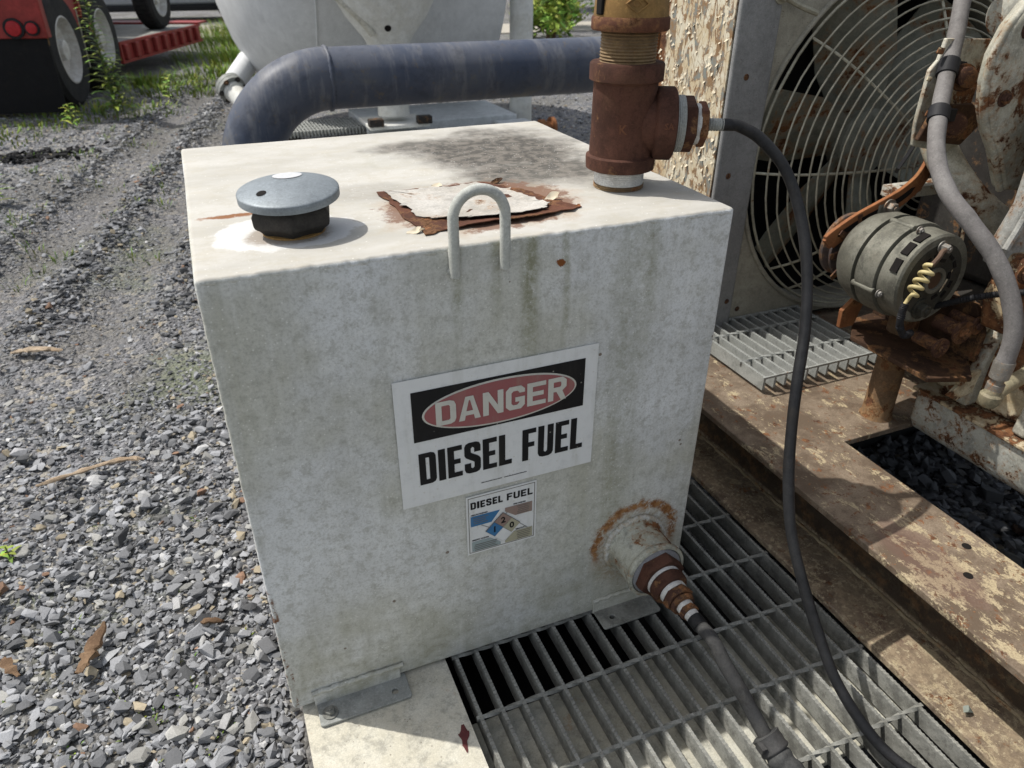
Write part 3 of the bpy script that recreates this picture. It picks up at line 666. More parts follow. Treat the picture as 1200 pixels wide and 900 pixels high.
for i in range(5): mb.box((.50, 4.60+.09*i, -.02), (1.14, 4.612+.09*i, .006))
o = obj('walkway_mesh', mb, 'galvl', sk); o['kind'] = 'stuff'
mb = MB(); mb.lathe((2.30, 4.22, -.025), X, [(0, .03), (.05, .03), (.05, .06), (.09, .062), (.092, .045), (.14, .045), (.142, .075), (.165, .075)], 24); obj('rusty_plug', mb, 'orange', sk)
mb = MB(); mb.cyl((2.45, 4.80, G), (2.45, 4.80, 1.9), .088, n=32); tag(obj('vertical_post', mb, 'whitep'), 'plain white vertical pipe post at the right end of the big vessel', 'post')

# ------------------------------------------------------------------ big blue grey pipe with elbow
bp = thing('large_pipe', 'thick blue grey steel pipe with a welded elbow turning down behind the fuel tank', 'pipe', (.27, 2.4, G))
r = .118; zc = .625; er = .345; ex = .218
mb = MB(); mb.cyl((ex+er, 2.4, zc), (4.6, 2.4, zc), r, n=64); obj('straight_run', mb, 'bpipe', bp)
mb = MB(); mb.tube([(ex+er-er*math.sin(a), 2.4, zc-er+er*math.cos(a)) for a in np.linspace(0, math.pi/2, 22)], r+.0015, n=64, sub=1); obj('elbow', mb, 'bpipe', bp, angle=60)
mb = MB(); mb.cyl((ex, 2.4, zc-er), (ex, 2.4, G-.02), r, n=64); obj('riser', mb, 'bpipe', bp)
def weld(p, ax, r, name='weld_bead', mat='bpipe', par=None, t=.006, n=90):
    ax = Vector(ax).normalized(); u = ax.orthogonal().normalized(); v = ax.cross(u); mb = MB()
    mb.tube([Vector(p)+(u*math.cos(a)+v*math.sin(a))*(r+random.uniform(-.001, .001))+ax*random.uniform(-.002, .002)*t/.006 for a in np.linspace(0, 2*math.pi, n, endpoint=False)], t, n=6, sub=1, closed=True)
    return obj(name, mb, mat, par, angle=80)
weld((ex+er, 2.4, zc), X, r, par=bp, t=.008); weld((ex, 2.4, zc-er), Z, r, par=bp, t=.008)

# ------------------------------------------------------------------ red lowboy trailer and what stands on it
td = Vector((.2, .98, 0)).normalized(); ta = Vector((td.y, -td.x, 0))       # along, and outwards (right)
def TP(t, o, z): return Vector((-.97, 7.64, 0))+td*t+ta*o+Z*z
def tbox(mb, t0, t1, o0, o1, z0, z1):
    vs = [TP(t, o, z) for z in (z0, z1) for o in (o0, o1) for t in (t0, t1)]
    mb.add(vs, [(0, 2, 3, 1), (4, 5, 7, 6), (0, 1, 5, 4), (2, 6, 7, 3), (0, 4, 6, 2), (1, 3, 7, 5)]); return mb
def wheel(par, c, ax, R, wdt, rimr, matr='rim'):
    c = Vector(c); ax = Vector(ax).normalized()
    mb = MB(); mb.lathe(c-ax*wdt, ax, [(0, rimr*1.02), (0, R*.9), (wdt*.12, R*.985), (wdt*.3, R), (wdt*.7, R), (wdt*.88, R*.985), (wdt*1.0, R*.9), (wdt*1.0, rimr*1.02), (wdt*.9, rimr)], 56, cap=False)
    wh = obj('wheel', mb, 'tyre', par)
    mb = MB(); tu = Z; tv = ax.cross(tu)
    for i in range(44):
        a = i*2*math.pi/44; q = tu*math.cos(a)+tv*math.sin(a); tq = tv*math.cos(a)-tu*math.sin(a)
        mb.box((-.5*wdt*.62, -R*.045, -.004), (.5*wdt*.62, R*.045, .008), Matrix.Translation(c-ax*wdt*.5+q*(R*.999)) @ Matrix((ax, tq, q)).transposed().to_4x4())
    o_ = obj('tread', mb, 'tyre', wh); o_['kind'] = 'stuff'
    mb = MB(); mb.lathe(c-ax*wdt*.95, ax, [(0, rimr*.99), (wdt*.93, rimr*1.04), (wdt*.96, rimr*.97), (wdt*.6, rimr*.86), (wdt*.42, rimr*.55), (wdt*.5, rimr*.34), (wdt*.85, rimr*.3), (wdt*.88, rimr*.1)], 48); obj('rim', mb, matr, wh)
    mb = MB()
    u = Z; v = ax.cross(u)
    for i in range(8):
        a = i*math.pi/4; mb.bolt(c-ax*wdt*.5+(u*math.cos(a)+v*math.sin(a))*rimr*.47, ax, .016)
    obj('wheel_nut', mb, 'darksteel', wh)
tr = thing('lowboy_trailer', 'red lowboy trailer with black mud flap and white rimmed wheels at upper left', 'trailer', tuple(TP(0, -.8, G)))
mb = MB(); tbox(mb, -.62, -.52, -2.4, .10, .45, 1.35); obj('tail_panel', mb, 'red', tr, bevel=.01)
mb = MB(); tbox(mb, -.50, 2.4, -2.3, -.36, .46, 1.3); obj('chassis', mb, 'red', tr, bevel=.01)
mb = MB(); tbox(mb, .38, .70, -.34, -.03, .42, 1.2); tbox(mb, .73, .77, -.34, .0, .38, 1.2); obj('side_bracket', mb, 'red', tr, bevel=.01)
for o0, o1 in ((-.80, .08), (-1.7, -.85)):
    mb = MB(); tbox(mb, -.60, -.585, o0, o1, -.15, .448); obj('mud_flap', mb, 'flap', tr)
for o_, r_ in ((-.14, .062), (.0, .045)):
    mb = MB(); mb.lathe(TP(-.622, o_, .53), -td, [(0, r_*1.3), (.02, r_*1.3), (.022, r_*1.02)], 28); l = obj('tail_light', mb, 'black', tr)
    mb = MB(); mb.lathe(TP(-.64, o_, .53), -td, [(0, r_), (.015, r_*.9), (.02, r_*.5)], 28); obj('lens', mb, 'lamp', l)
for t in (0, 1.17): wheel(tr, TP(t, .04, .3), ta, .5, .28, .285)
td_, ta_ = td, ta
td = Vector((.352, .936, 0)).normalized(); ta = Vector((td.y, -td.x, 0)); _o = Vector((-.61, 9.35, 0))
def TP(t, o, z): return _o+td*t+ta*o+Z*z
mb = MB(); tbox(mb, .0, 2.7, -2.3, -.02, .185, .215); obj('deck_boards', mb, 'galv', tr)
mb = MB(); tbox(mb, 0, 2.7, -.045, -.005, .0, .205); tbox(mb, 0, 2.7, -.004, .02, -.012, .02); tbox(mb, 0, 2.7, -.004, .02, .185, .215); tbox(mb, -.04, -.001, -.7, .02, -.012, .215); obj('side_rail', mb, 'red', tr)
for k in range(9):
    mb = MB(); tbox(mb, .04+.30*k, .13+.30*k, -.004, .045, .021, .184); obj('rib', mb, 'red', tr, bevel=.01)
mb = MB(); tbox(mb, 2.6, 3.0, -2.3, .02, .216, .24); obj('end_bar', mb, 'red', tr)
def TP(t, o, z): return Vector((-.97, 7.64, 0))+td*t+ta*o+Z*z
td, ta = td_, ta_
for a, b in (((-.56, 0, .85), (-.1, .03, -.17)), ((.5, .03, .62), (.42, .05, .1))):
    mb = MB(); mb.tube([TP(*a), (TP(*a)+TP(*b))/2-Z*.03, TP(*b)], .006, n=6); obj('strap_wire', mb, 'wire', tr)
for t, z in ((-.51, .62), (-.5, .43), (.78, .42)):
    mb = MB(); c = TP(t, .04, z); mb.tube([c+td*.035*math.cos(a)+Z*.05*math.sin(a) for a in np.linspace(0, 6.28, 12, endpoint=False)], .008, n=6, closed=True, sub=2); obj('ring', mb, 'brass', tr)
vh = thing('loaded_machine', 'dark wheeled machine standing on the trailer deck', 'vehicle', tuple(TP(4, -.8, .236)))
wheel(vh, (-.10, 11.1, .217+.37), (.936, -.352, 0), .37, .24, .22)
mb = MB(); tbox(mb, 2.6, 5.2, -2.1, -.55, .62, 1.3); obj('body', mb, 'flap', vh, bevel=.03)
mb = MB(); tbox(mb, 2.5, 2.7, -1.2, -.3, .24, .62); tbox(mb, 2.9, 3.2, -.9, -.45, .30, .6); obj('axle_housing', mb, 'bracket', vh, bevel=.02)
cr = thing('parked_car', 'silver grey parked car seen behind the trailer', 'car', (-.2, 19.5, G))
mb = MB(); mb.prism([(-3.0, .32), (-2.9, .75), (-2.2, .9), (-1.2, 1.42), (.6, 1.45), (1.4, .95), (2.2, .85), (2.35, .35)], (0, 18.9, G), X, Z, -1.7); obj('body', mb, 'silver', cr, bevel=.06, seg=3)
mb = MB(); mb.box((-2.9, 18.86, G+.22), (2.3, 20.5, G+.34)); obj('sill', mb, 'black', cr, bevel=.02)
for x in (-2.0, 1.3): wheel(cr, (x, 18.86, G+.33), -Y, .33, .2, .2)
mb = MB(); mb.prism([(-2.0, .95), (-1.15, 1.36), (.55, 1.38), (1.15, .95)], (0, 18.892, G), X, Z, .006); obj('window', mb, 'black', cr)

# ------------------------------------------------------------------ steel skid under the fuel tank
sd_ = thing('equipment_skid', 'rusty steel skid with white painted deck plate and long I beam carrying tank and engine', 'skid', (0, 0, 0))
mb = MB(); mb.prism([(.013, -1.3), (.256, -1.3), (.256, .85), (.013, .85)], (0, 0, -.012), X, Y, .012); obj('deck_plate', mb, 'deck', sd_, bevel=.003, label='white painted deck plate with chips and a dark red paint spot')
mb = MB(); mb.box((.018, -1.3, G-.02), (.03, .85, -.0125)); mb.box((.244, -1.3, G), (.252, .85, -.0125)); obj('side_channel', mb, 'darksteel', sd_)
mb = MB(); mb.prism([(.250+.007*math.cos(a)*(1+.3*math.sin(3*a)+.2*math.sin(5*a+1))+.004*math.sin(a), -.115+.020*math.sin(a)*(1+.2*math.cos(4*a)+.15*math.sin(7*a))) for a in np.linspace(0, 6.28, 36, endpoint=False)], (-.012, -.03, .0006), X, Y, .0006); obj('paint_spot', mb, weathered('dark_red_paint', (.12, .035, .035), rough=.5), sd_)
mb = MB(); mb.box((.262, -.375, -.055), (.955, -.10, -.043)); obj('cross_channel', mb, 'pan', sd_, bevel=.002)
mb = MB(); mb.box((.255, -.099, G), (.958, -.093, -.040)); mb.box((.262, .3, G), (.955, .31, -.05)); mb.box((.262, .84, G), (.955, .85, -.002)); mb.box((.262, -1.3, -.14), (.955, -.382, -.13)); mb.box((.262, -.09, -.17), (.955, .82, -.165)); obj('underdeck_shade', mb, 'hole', sd_)  # near-black sheets below the grating stand for the shade there
mb = MB(); mb.prism([(.94, .186), (.94, .2), (1.133, .2), (1.133, .186), (1.068, .186), (1.068, .014), (1.13, .014), (1.13, 0), (.95, 0), (.95, .014), (1.058, .014), (1.058, .186)], (0, 2.2, 0), X, Z, 3.6)
obj('i_beam', mb, 'beam', sd_, bevel=.0022)
mb = MB(); random.seed(5)
mb.tube([(1.056+random.uniform(-.002, .002), y, .015+random.uniform(-.002, .002)) for y in np.arange(-1.2, 1.2, .012)], .0042, n=6, sub=1); obj('weld_bead', mb, weathered('weld_paint', (.33, .27, .17), (.2, .15, .09), rust=.3, rs_=30, dirt=.6), sd_, angle=80)
mb = MB()
mb.prism([(1.1335, .047), (2.2, .047), (2.2, .9), (1.1335, .9)], (0, 0, .186), X, Y, .0135); obj('cross_plate', mb, 'beam', sd_, bevel=.002)
mb = MB(); mb.box((1.134, .33, G), (2.2, .34, .185)); obj('cross_web', mb, 'core', sd_)  # near-black colour paints the shade inside the opening
mb = MB(); mb.box((1.134, -1.3, -.16), (2.2, .329, -.125)); struct('soil', mb, 'ground')
for x, y in ((1.035, -.317), (1.092, -.268)):
    mb = MB(); mb.lathe((x, y, .2003), Z, [(0, .0075), (.0006, .0072)], 20); obj('bolt_hole', mb, 'hole', sd_)
mb = MB(); mb.lathe((1.272, .10, .2), Z, [(0, .034), (.006, .030), (.2, .028), (.235, .028)], 28); obj('support_post', mb, weathered('post_rust', (.21, .14, .08), (.13, .075, .04), rust=.45, rs_=12, dirt=.7, rough=.8, bump=.7), sd_, label='short rusty tube post standing on the beam plate')
mb = MB(); mb.add(*(lambda V, F: ([Vector(v)*.014+Vector((.985, -.42, .022)) for v in V], [tuple(f) for f in F.tolist()]))(*PROTO[2])); tag(obj('stone', mb, weathered('beam_stone', (.28, .31, .27), rough=.85)), 'small grey green stone lying on the lower beam flange', 'stone')

# gratings: bearing bars with serrated tops, twisted cross rods
def bar_mesh(y0, y1, z, h, t, pitch=.0075, amp=.0016):
    ys = np.arange(y0, y1, pitch/3); vs = []; fs = []
    for i, y in enumerate(ys):
        zz = z-amp*(0 if i % 3 == 0 else (1 if i % 3 == 1 else .8))
        vs += [(-t/2, y, z-h), (-t/2, y, zz), (t/2, y, zz), (t/2, y, z-h)]
        if i:
            a = 4*(i-1); b = 4*i
            for k in range(4): fs.append((a+k, a+(k+1) % 4, b+(k+1) % 4, b+k))
    fs += [(0, 1, 2, 3), tuple(len(vs)-k for k in (1, 2, 3, 4))]
    mb = MB(); mb.add(vs, fs); return mb
gr = thing('steel_grating', 'grey serrated bar grating panel in the deck in front of the fuel tank', 'grating', (.275, -.9, 0))
bm_ = bar_mesh(-1.3, .83, 0, .034, .0058); bm_.v = [(a+.275, b, c) for a, b, c in bm_.v]
b0 = obj('bearing_bar', bm_, 'galv', gr, angle=25)
for i in range(1, 19): rep(b0, (.037*i, 0, 0))
def rod(x0, x1, y, z, r=.0044):
    mb = MB(); k = int((x1-x0)/.005)
    mb.tube([(x0+(x1-x0)*i/k, y, z) for i in range(k+1)], r, n=4, sub=1, twist=.22); return mb
r0 = obj('cross_rod', rod(.268, .949, .007, -.0042), 'galv', gr, angle=80)
for i in list(range(-10, 0))+list(range(1, 7)): rep(r0, (0, .1272*i, 0))

ug = thing('small_grating', 'loose pale grating offcut lying on the beams below the radiator', 'grating', (1.09, .26, .24))
bm_ = bar_mesh(.262, .62, .244, .034, .0062); bm_.v = [(a+1.10, b, c) for a, b, c in bm_.v]
b0 = obj('bearing_bar', bm_, 'galvl', ug, angle=25)
for i in range(1, 12): rep(b0, (.0305*i, 0, 0))
r0 = obj('cross_rod', rod(1.093, 1.443, .345, .2405), 'galvl', ug, angle=80)
rep(r0, (0, .127, 0)); rep(r0, (0, .2, 0))
mb = MB(); mb.box((1.092, .2575, .2405), (1.443, .2612, .2455)); obj('edge_strip', mb, 'galvl', ug)

# ------------------------------------------------------------------ fuel tank
W, D, H = .72, .692, .743
tk = thing('fuel_tank', 'weathered off white steel diesel tank with danger sign and rusty patch on top', 'tank', (0, 0, 0))
def tank_body():
    b = bmesh.new(); bmesh.ops.create_cube(b, size=1)
    for v in b.verts: v.co = Vector(((v.co.x+.5)*W, (v.co.y+.5)*D, .006+(v.co.z+.5)*(H-.006)))
    bmesh.ops.bevel(b, geom=b.edges[:], offset=.0055, segments=3, affect='EDGES', profile=.55)
    bmesh.ops.triangulate(b, faces=[f for f in b.faces if len(f.verts) > 4])
    for _ in range(5):
        es = [e for e in b.edges if e.calc_length() > .045]
        if es: bmesh.ops.subdivide_edges(b, edges=es, cuts=1, use_grid_fill=True)
    for v in b.verts:
        p = v.co; k = .0014*mnoise.noise(p*3)+.0005*mnoise.noise(p*14)
        v.co = p+Vector((k if abs(p.x-W/2) > W/2-.01 else 0, k*1.2 if p.y < .01 or p.y > D-.01 else 0, k*1.2 if p.z > H-.01 else 0))
    me = bpy.data.meshes.new('shell'); b.to_mesh(me); b.free(); me.shade_smooth(); me.materials.append(M['tank'])
    o = bpy.data.objects.new('shell', me); COL.objects.link(o); o.parent = tk
tank_body()
mb = MB(); random.seed(9)                      # lumpy weld along the top front edge and down the left corner
mb.tube([(x, .0045+random.uniform(-.0008, .0008), H-.0045+random.uniform(-.0009, .0009)) for x in np.arange(.006, W-.004, .007)], lambda t: .0052, n=8, sub=1); obj('weld_bead', mb, 'tank', tk, angle=80)
mb = MB(); mb.tube([(.0045+random.uniform(-.0006, .0006), .0045+random.uniform(-.0006, .0006), z) for z in np.arange(.012, H-.008, .009)], .0048, n=8, sub=1); obj('weld_bead', mb, 'tank', tk, angle=80)
# lifting lug
mb = MB(); cx, hw, zt = .330, .0335, .779
P = [(cx-hw, -.008, .706), (cx-hw, -.009, .74), (cx-hw, -.009, zt)]+[(cx-hw*math.cos(a), -.009, zt+.033*math.sin(a)) for a in np.linspace(.25, math.pi-.25, 9)]+[(cx+hw, -.009, zt), (cx+hw, -.009, .74), (cx+hw, -.008, .7085)]
mb.tube(P, .0068, n=16, sub=5); obj('lifting_lug', mb, 'lug', tk, angle=60)
mb = MB()
for s_ in (-1, 1): mb.tube([(cx+s_*hw+.001*s_, -.003, z) for z in np.arange(.708, .74, .004)], .005, n=6, sub=1)
obj('lug_weld', mb, 'tank', tk, angle=80)
for s_ in (-1, 1):
    mb = MB(); mb.add(*(lambda V, F: ([Vector((v[0]*.008, v[1]*.005, v[2]*.016))+Vector((cx+s_*hw+.004*s_, -.004, .712)) for v in V], [tuple(f) for f in F.tolist()]))(*PROTO[5])); obj('weld_blob', mb, 'lug', tk, bevel=.0015, seg=2)

def flake(cx, cy, z0, outline, hf, thick, rings=7):
    """irregular sheet: outline radii around a centre, height function hf(ringfraction, angle, x, y)"""
    n = len(outline); vs = []; fs = []
    for layer in (0, 1):
        for k in range(1, rings+1):
            f = k/rings
            for i, (x, y) in enumerate(outline):
                px, py = cx+(x-cx)*f, cy+(y-cy)*f; vs.append((px, py, z0+hf(f, i/n, px, py)+layer*thick))
        vs.append((cx, cy, z0+hf(0, 0, cx, cy)+layer*thick))
    L = rings*n+1
    for layer in (0, 1):
        o = layer*L
        for i in range(n):
            j = (i+1) % n; t = (o+L-1, o+i, o+j); fs.append(t if layer else t[::-1])
            for k in range(rings-1):
                q = (o+k*n+i, o+(k+1)*n+i, o+(k+1)*n+j, o+k*n+j); fs.append(q if layer else q[::-1])
    for i in range(n):
        j = (i+1) % n; a = (rings-1)*n; fs.append((a+i, a+j, L+a+j, L+a+i))
    return MB().add(vs, fs)
def jag(poly, n, j, seed):
    rr = random.Random(seed); out = []
    for i in range(len(poly)):
        a = Vector((*poly[i], 0)); b = Vector((*poly[(i+1) % len(poly)], 0))
        for k in range(n):
            t = k/n; p = a.lerp(b, t); out.append((p.x+rr.gauss(0, j), p.y+rr.gauss(0, j)))
    return out
nz = lambda x, y, s, o=0: mnoise.noise(Vector((x*s, y*s, o)))
base = jag([(.266, .262), (.272, .15), (.278, .052), (.36, .058), (.43, .056), (.518, .080), (.492, .14), (.472, .205), (.43, .260), (.35, .256)], 7, .0022, 3)
def hb(f, t, x, y):
    lift = .006*max(0, 1-(y-.05)/.035)*max(0, min(1, (x-.30)/.05)) if y < .085 else 0
    return .0012+lift*f+.0009*nz(x, y, 60)
mb = flake(.40, .155, H, base, hb, .0012); obj('rust_scab', mb, weathered('rust_scab', (.13, .055, .033), (.065, .03, .02), rust=.35, rs_=16, dirt=.8, rough=.9, bump=.9), tk, angle=40, label='lifted sheet of dark brown rust on the tank top')
pl = jag([(.274, .252), (.281, .18), (.292, .115), (.318, .092), (.36, .075), (.42, .072), (.462, .082), (.474, .105), (.468, .15), (.452, .195), (.418, .244), (.34, .249)], 8, .0026, 8)
def hp(f, t, x, y): return .0024+max(0, (f-.78))*.022*(.35+1.3*max(0, nz(x, y, 38, 2)))+.0012*nz(x, y, 22, 1)+(.004*max(0, 1-(y-.07)/.04)*f if y < .11 else 0)
mb = flake(.40, .16, H, pl, hp, .0007); obj('paint_skin', mb, weathered('loose_paint', (.50, .48, .44), (.40, .37, .32), rust=.26, rs_=16, dirt=.5, rough=.7, bump=.6), tk, angle=50, label='loose white paint skin curling over the rust')
for cx_, cy_, s_, h_ in ((.452, .247, .009, .005), (.36, .262, .010, .003), (.492, .13, .012, .008), (.512, .084, .005, .003), (.27, .065, .01, .004),):
    mb = flake(cx_, cy_, H, [(cx_+s_*math.cos(a)*random.uniform(.6, 1.3), cy_+s_*.6*math.sin(a)*random.uniform(.6, 1.3)) for a in np.linspace(0, 6.28, 14, endpoint=False)], lambda f, t, x, y: .001+h_*f*f*(.5+.8*math.sin(t*6.28+1)), .0007, 3)
    obj('paint_chip', mb, random.choice(['flake', 'orange', 'bracket']), tk, angle=50)
# mounting feet
for nm, x0, x1, matk in (('left', .035, .183, 'galvl'), ('right', .541, .66, 'galv')):
    mb = MB(); pr = [(x0, -.043), (x0+.003, -.046), (x1-.003, -.046), (x1, -.043), (x1, .0), (x1-.001, .004), (x0, .004)]
    xh = x1-.024 if nm == 'left' else x0+.026
    hole = [(xh+.0055*math.cos(a), -.027+.0055*math.sin(a)) for a in np.linspace(0, 6.28, 16, endpoint=False)]
    mb.prism(pr, (0, 0, .0015), X, Y, .0045, holes=[hole]); ft = obj('mounting_foot', mb, matk, tk, bevel=.0008)
    mb = MB(); mb.box((x0-.002, -.0042, .0015), (x1-.008, -.0005, .032)); obj('foot_leg', mb, 'tank', ft, bevel=.002)
    mb = MB(); random.seed(4); mb.tube([(x, -.003+random.uniform(-.001, .001), .034+random.uniform(-.0015, .0015)) for x in np.arange(x0-.004, x1, .005)], .0042, n=6, sub=1); obj('weld_bead', mb, 'tank', ft, angle=80)
    if nm == 'left':
        mb = MB(); mb.lathe((x0+.018, -.027, .006), Z, [(0, .0125), (.0022, .0125)], 24); mb.bolt((x0+.018, -.027, .0082), Z, .0078, .007, washer=False); obj('bolt', mb, 'galv', ft)
# filler cap
fx, fy = .127, .134
mb = MB(); mb.lathe((fx, fy, H-.002), Z, [(0, .040), (.004, .039), (.007, .034), (.012, .033)], 40); fc = obj('filler_cap', mb, 'brass', tk, label='round galvanised vent cap on a black hexagonal base')
mb = MB(); mb.lathe((fx, fy, H+.001), Z, [(0, .040), (.008, .047), (.013, .0535), (.026, .0545), (.034, .050), (.040, .040)], 6, ph=.35); obj('hex_base', mb, 'blackrub', fc, bevel=.0025)
LP = [(.001, .0205), (.012, .0203), (.024, .0194), (.038, .0172), (.050, .0142), (.0600, .0110), (.0625, .0098)]
tilt = Matrix.Translation((fx, fy, H+.049)) @ Matrix.Rotation(R_(4.5), 4, 'X') @ Matrix.Rotation(R_(-2), 4, 'Y') @ Matrix.Translation((-fx, -fy, -H-.044))
def tl(mb, k=1): mb.v = [tuple(tilt @ Vector(v)) for v in mb.v]; return mb
mb = MB(); mb.lathe((fx, fy, H+.039), Z, [(.002, .05), (-.001, .0605), (0, .0628), (.0088, .0630)]+[(z, r_) for r_, z in LP[::-1]], 72, cap=False); mb.lathe((fx, fy, H+.036), Z, [(0, .045), (.003, .0565)], 40); obj('lid', tl(mb), 'cap', fc, angle=40)
def on_dome(rr): return H+.039+np.interp(rr, [a for a, b in LP], [b for a, b in LP])
def patch(name, cx, cy, rx, ry, mat, h=.0008):
    vs = [(cx, cy, on_dome(math.hypot(cx-fx, cy-fy))+h)]; fs = []; n_ = 28
    for k in (1, 2, 3):
        for a in np.linspace(0, 2*math.pi, n_, endpoint=False):
            x, y = cx+rx*k/3*math.cos(a), cy+ry*k/3*math.sin(a); vs.append((x, y, on_dome(math.hypot(x-fx, y-fy))+h))
    for i in range(n_): fs.append((0, 1+i, 1+(i+1) % n_))
    for k in (0, 1):
        for i in range(n_): a, b = 1+k*n_+i, 1+k*n_+(i+1) % n_; fs.append((a, a+n_, b+n_, b))
    mb = MB(); mb.add(vs, fs); obj(name, tl(mb), mat, fc)
patch('white_spot', fx+.004, fy+.025, .0185, .0175, 'spot'); patch('vent_hole', fx-.034, fy-.022, .0062, .0060, 'hole', .0006)

# ------------------------------------------------------------------ lettering
def L_D(w, h, s, c=None):
    c = c if c is not None else w*.28; k = max(c-s*.55, .001); return [[(0, 0), (w-c, 0), (w-c*.3, c*.3), (w, c), (w, h-c), (w-c*.3, h-c*.3), (w-c, h), (0, h)]], [[(s, s*.8), (w-s-k*.6, s*.8), (w-s, s*.8+k*.6), (w-s, h-s*.8-k*.6), (w-s-k*.6, h-s*.8), (s, h-s*.8)]]
def L_I(w, h, s): return [[(0, 0), (s, 0), (s, h), (0, h)]], []
def L_E(w, h, s): q = s*.82; m_ = h/2; return [[(0, 0), (w, 0), (w, q), (s, q), (s, m_-q/2), (w*.88, m_-q/2), (w*.88, m_+q/2), (s, m_+q/2), (s, h-q), (w, h-q), (w, h), (0, h)]], []
def L_L(w, h, s): q = s*.82; return [[(0, 0), (w, 0), (w, q), (s, q), (s, h), (0, h)]], []
def L_F(w, h, s): q = s*.82; m_ = h*.5; return [[(0, 0), (s, 0), (s, m_-q/2), (w*.88, m_-q/2), (w*.88, m_+q/2), (s, m_+q/2), (s, h-q), (w, h-q), (w, h), (0, h)]], []
def L_U(w, h, s): c = w*.3; k = c*.6; return [[(0, c), (c*.3, c*.3), (c, 0), (w-c, 0), (w-c*.3, c*.3), (w, c), (w, h), (w-s, h), (w-s, s*.8+k*.5), (w-s-k*.5, s*.8), (s+k*.5, s*.8), (s, s*.8+k*.5), (s, h), (0, h)]], []
def L_S(w, h, s):
    c = w*.28; q = s*.8; k = c*.35
    return [[(c, 0), (w-c, 0), (w-c*.3, c*.3), (w, c), (w, h*.43), (w-c*.3, h*.50), (w-c*.8, h*.555), (s+k, h*.64), (s, h*.68), (s, h-q-k), (s+k, h-q), (w-s-k, h-q), (w-s, h-q-k), (w-s, h*.68), (w, h*.68),
             (w, h-c), (w-c*.3, h-c*.3), (w-c, h), (c, h), (c*.3, h-c*.3), (0, h-c), (0, h*.60), (c*.3, h*.53), (c*.9, h*.47), (w-s-k, h*.39), (w-s, h*.35), (w-s, q+k), (w-s-k, q), (s+k, q), (s, q+k), (s, h*.33), (0, h*.33), (0, c), (c*.3, c*.3)]], []
def L_A(w, h, s): return [[(0, 0), (s, 0), (s+w*.045, h*.2), (w-s-w*.045, h*.2), (w-s, 0), (w, 0), (w*.68, h), (w*.32, h)]], [[(w*.345, h*.38), (w*.655, h*.38), (w*.53, h*.84), (w*.47, h*.84)]]
def L_N(w, h, s): return [[(0, 0), (s, 0), (s, h*.62), (w-s, 0), (w, 0), (w, h), (w-s, h), (w-s, h*.38), (s, h), (0, h)]], []
def L_G(w, h, s): c = w*.2; q = s*.85; k = c*.5; return [[(c, 0), (w-c, 0), (w, c), (w, h*.52), (w*.5, h*.52), (w*.5, h*.52-q), (w-s, h*.52-q), (w-s, q+k), (w-s-k, q), (s+k, q), (s, q+k), (s, h-q-k), (s+k, h-q), (w-s-k, h-q), (w-s, h-q-k), (w-s, h*.70), (w, h*.70), (w, h-c), (w-c, h), (c, h), (0, h-c), (0, c)]], []
def L_R(w, h, s): c = w*.2; q = s*.85; return [[(0, 0), (s, 0), (s, h*.38), (w*.45, h*.38), (w-s, 0), (w, 0), (w*.78, h*.40), (w, h*.40+c), (w, h-c), (w-c, h), (0, h)]], [[(s, h*.38+q), (w-s-c*.3, h*.38+q), (w-s, h*.38+q+c*.3), (w-s, h-q-c*.3), (w-s-c*.3, h-q), (s, h-q)]]
LET = dict(D=L_D, I=L_I, E=L_E, L=L_L, F=L_F, U=L_U, S=L_S, A=L_A, N=L_N, G=L_G, R=L_R)
def word(mb, text, x0, x1, z0, z1, y, s, wr=None, gap=.22, thick=.0005):
    wr = wr or {}; ws = [wr.get(ch, 1.) for ch in text]; h = z1-z0
    tot = sum(ws)+gap*(len(text)-1); u = (x1-x0)/tot; x = x0
    for ch, w_ in zip(text, ws):
        if ch != ' ':
            ww = u*w_; outs, holes = LET[ch](ww, h, s if ch != 'I' else ww)
            for o_ in outs: mb.prism(o_, (x, y, z0), X, Z, thick, holes=holes)
        x += u*(w_+gap)
def sheet(mb, poly, y, t=.0006): mb.prism(poly, (0, y, 0), X, Z, t); return mb
def rect(x0, x1, z0, z1): return [(x0, z0), (x1, z0), (x1, z1), (x0, z1)]
def font(text, x, z, size, y, mat, par, name='lettering', rot=None, align='CENTER', bold=0., sx=1.):
    cu = bpy.data.curves.new('t', 'FONT'); cu.body = text; cu.size = size; cu.align_x = align; cu.align_y = 'CENTER'; cu.extrude = .0002; cu.offset = bold; cu.resolution_u = 3
    to = bpy.data.objects.new('t', cu); COL.objects.link(to); dg = bpy.context.evaluated_depsgraph_get(); me = bpy.data.meshes.new_from_object(to.evaluated_get(dg))
    bpy.data.objects.remove(to); mt = Matrix.Translation((x, y, z)) @ (rot or Matrix.Rotation(math.pi/2, 4, 'X')) @ Matrix.Diagonal((sx, 1, 1, 1))
    me.transform(Matrix.Translation(-base_of(par)) @ mt); me.materials.clear(); me.materials.append(M[mat]); me.name = name
    o = bpy.data.objects.new(name, me); COL.objects.link(o); o.parent = par; return o
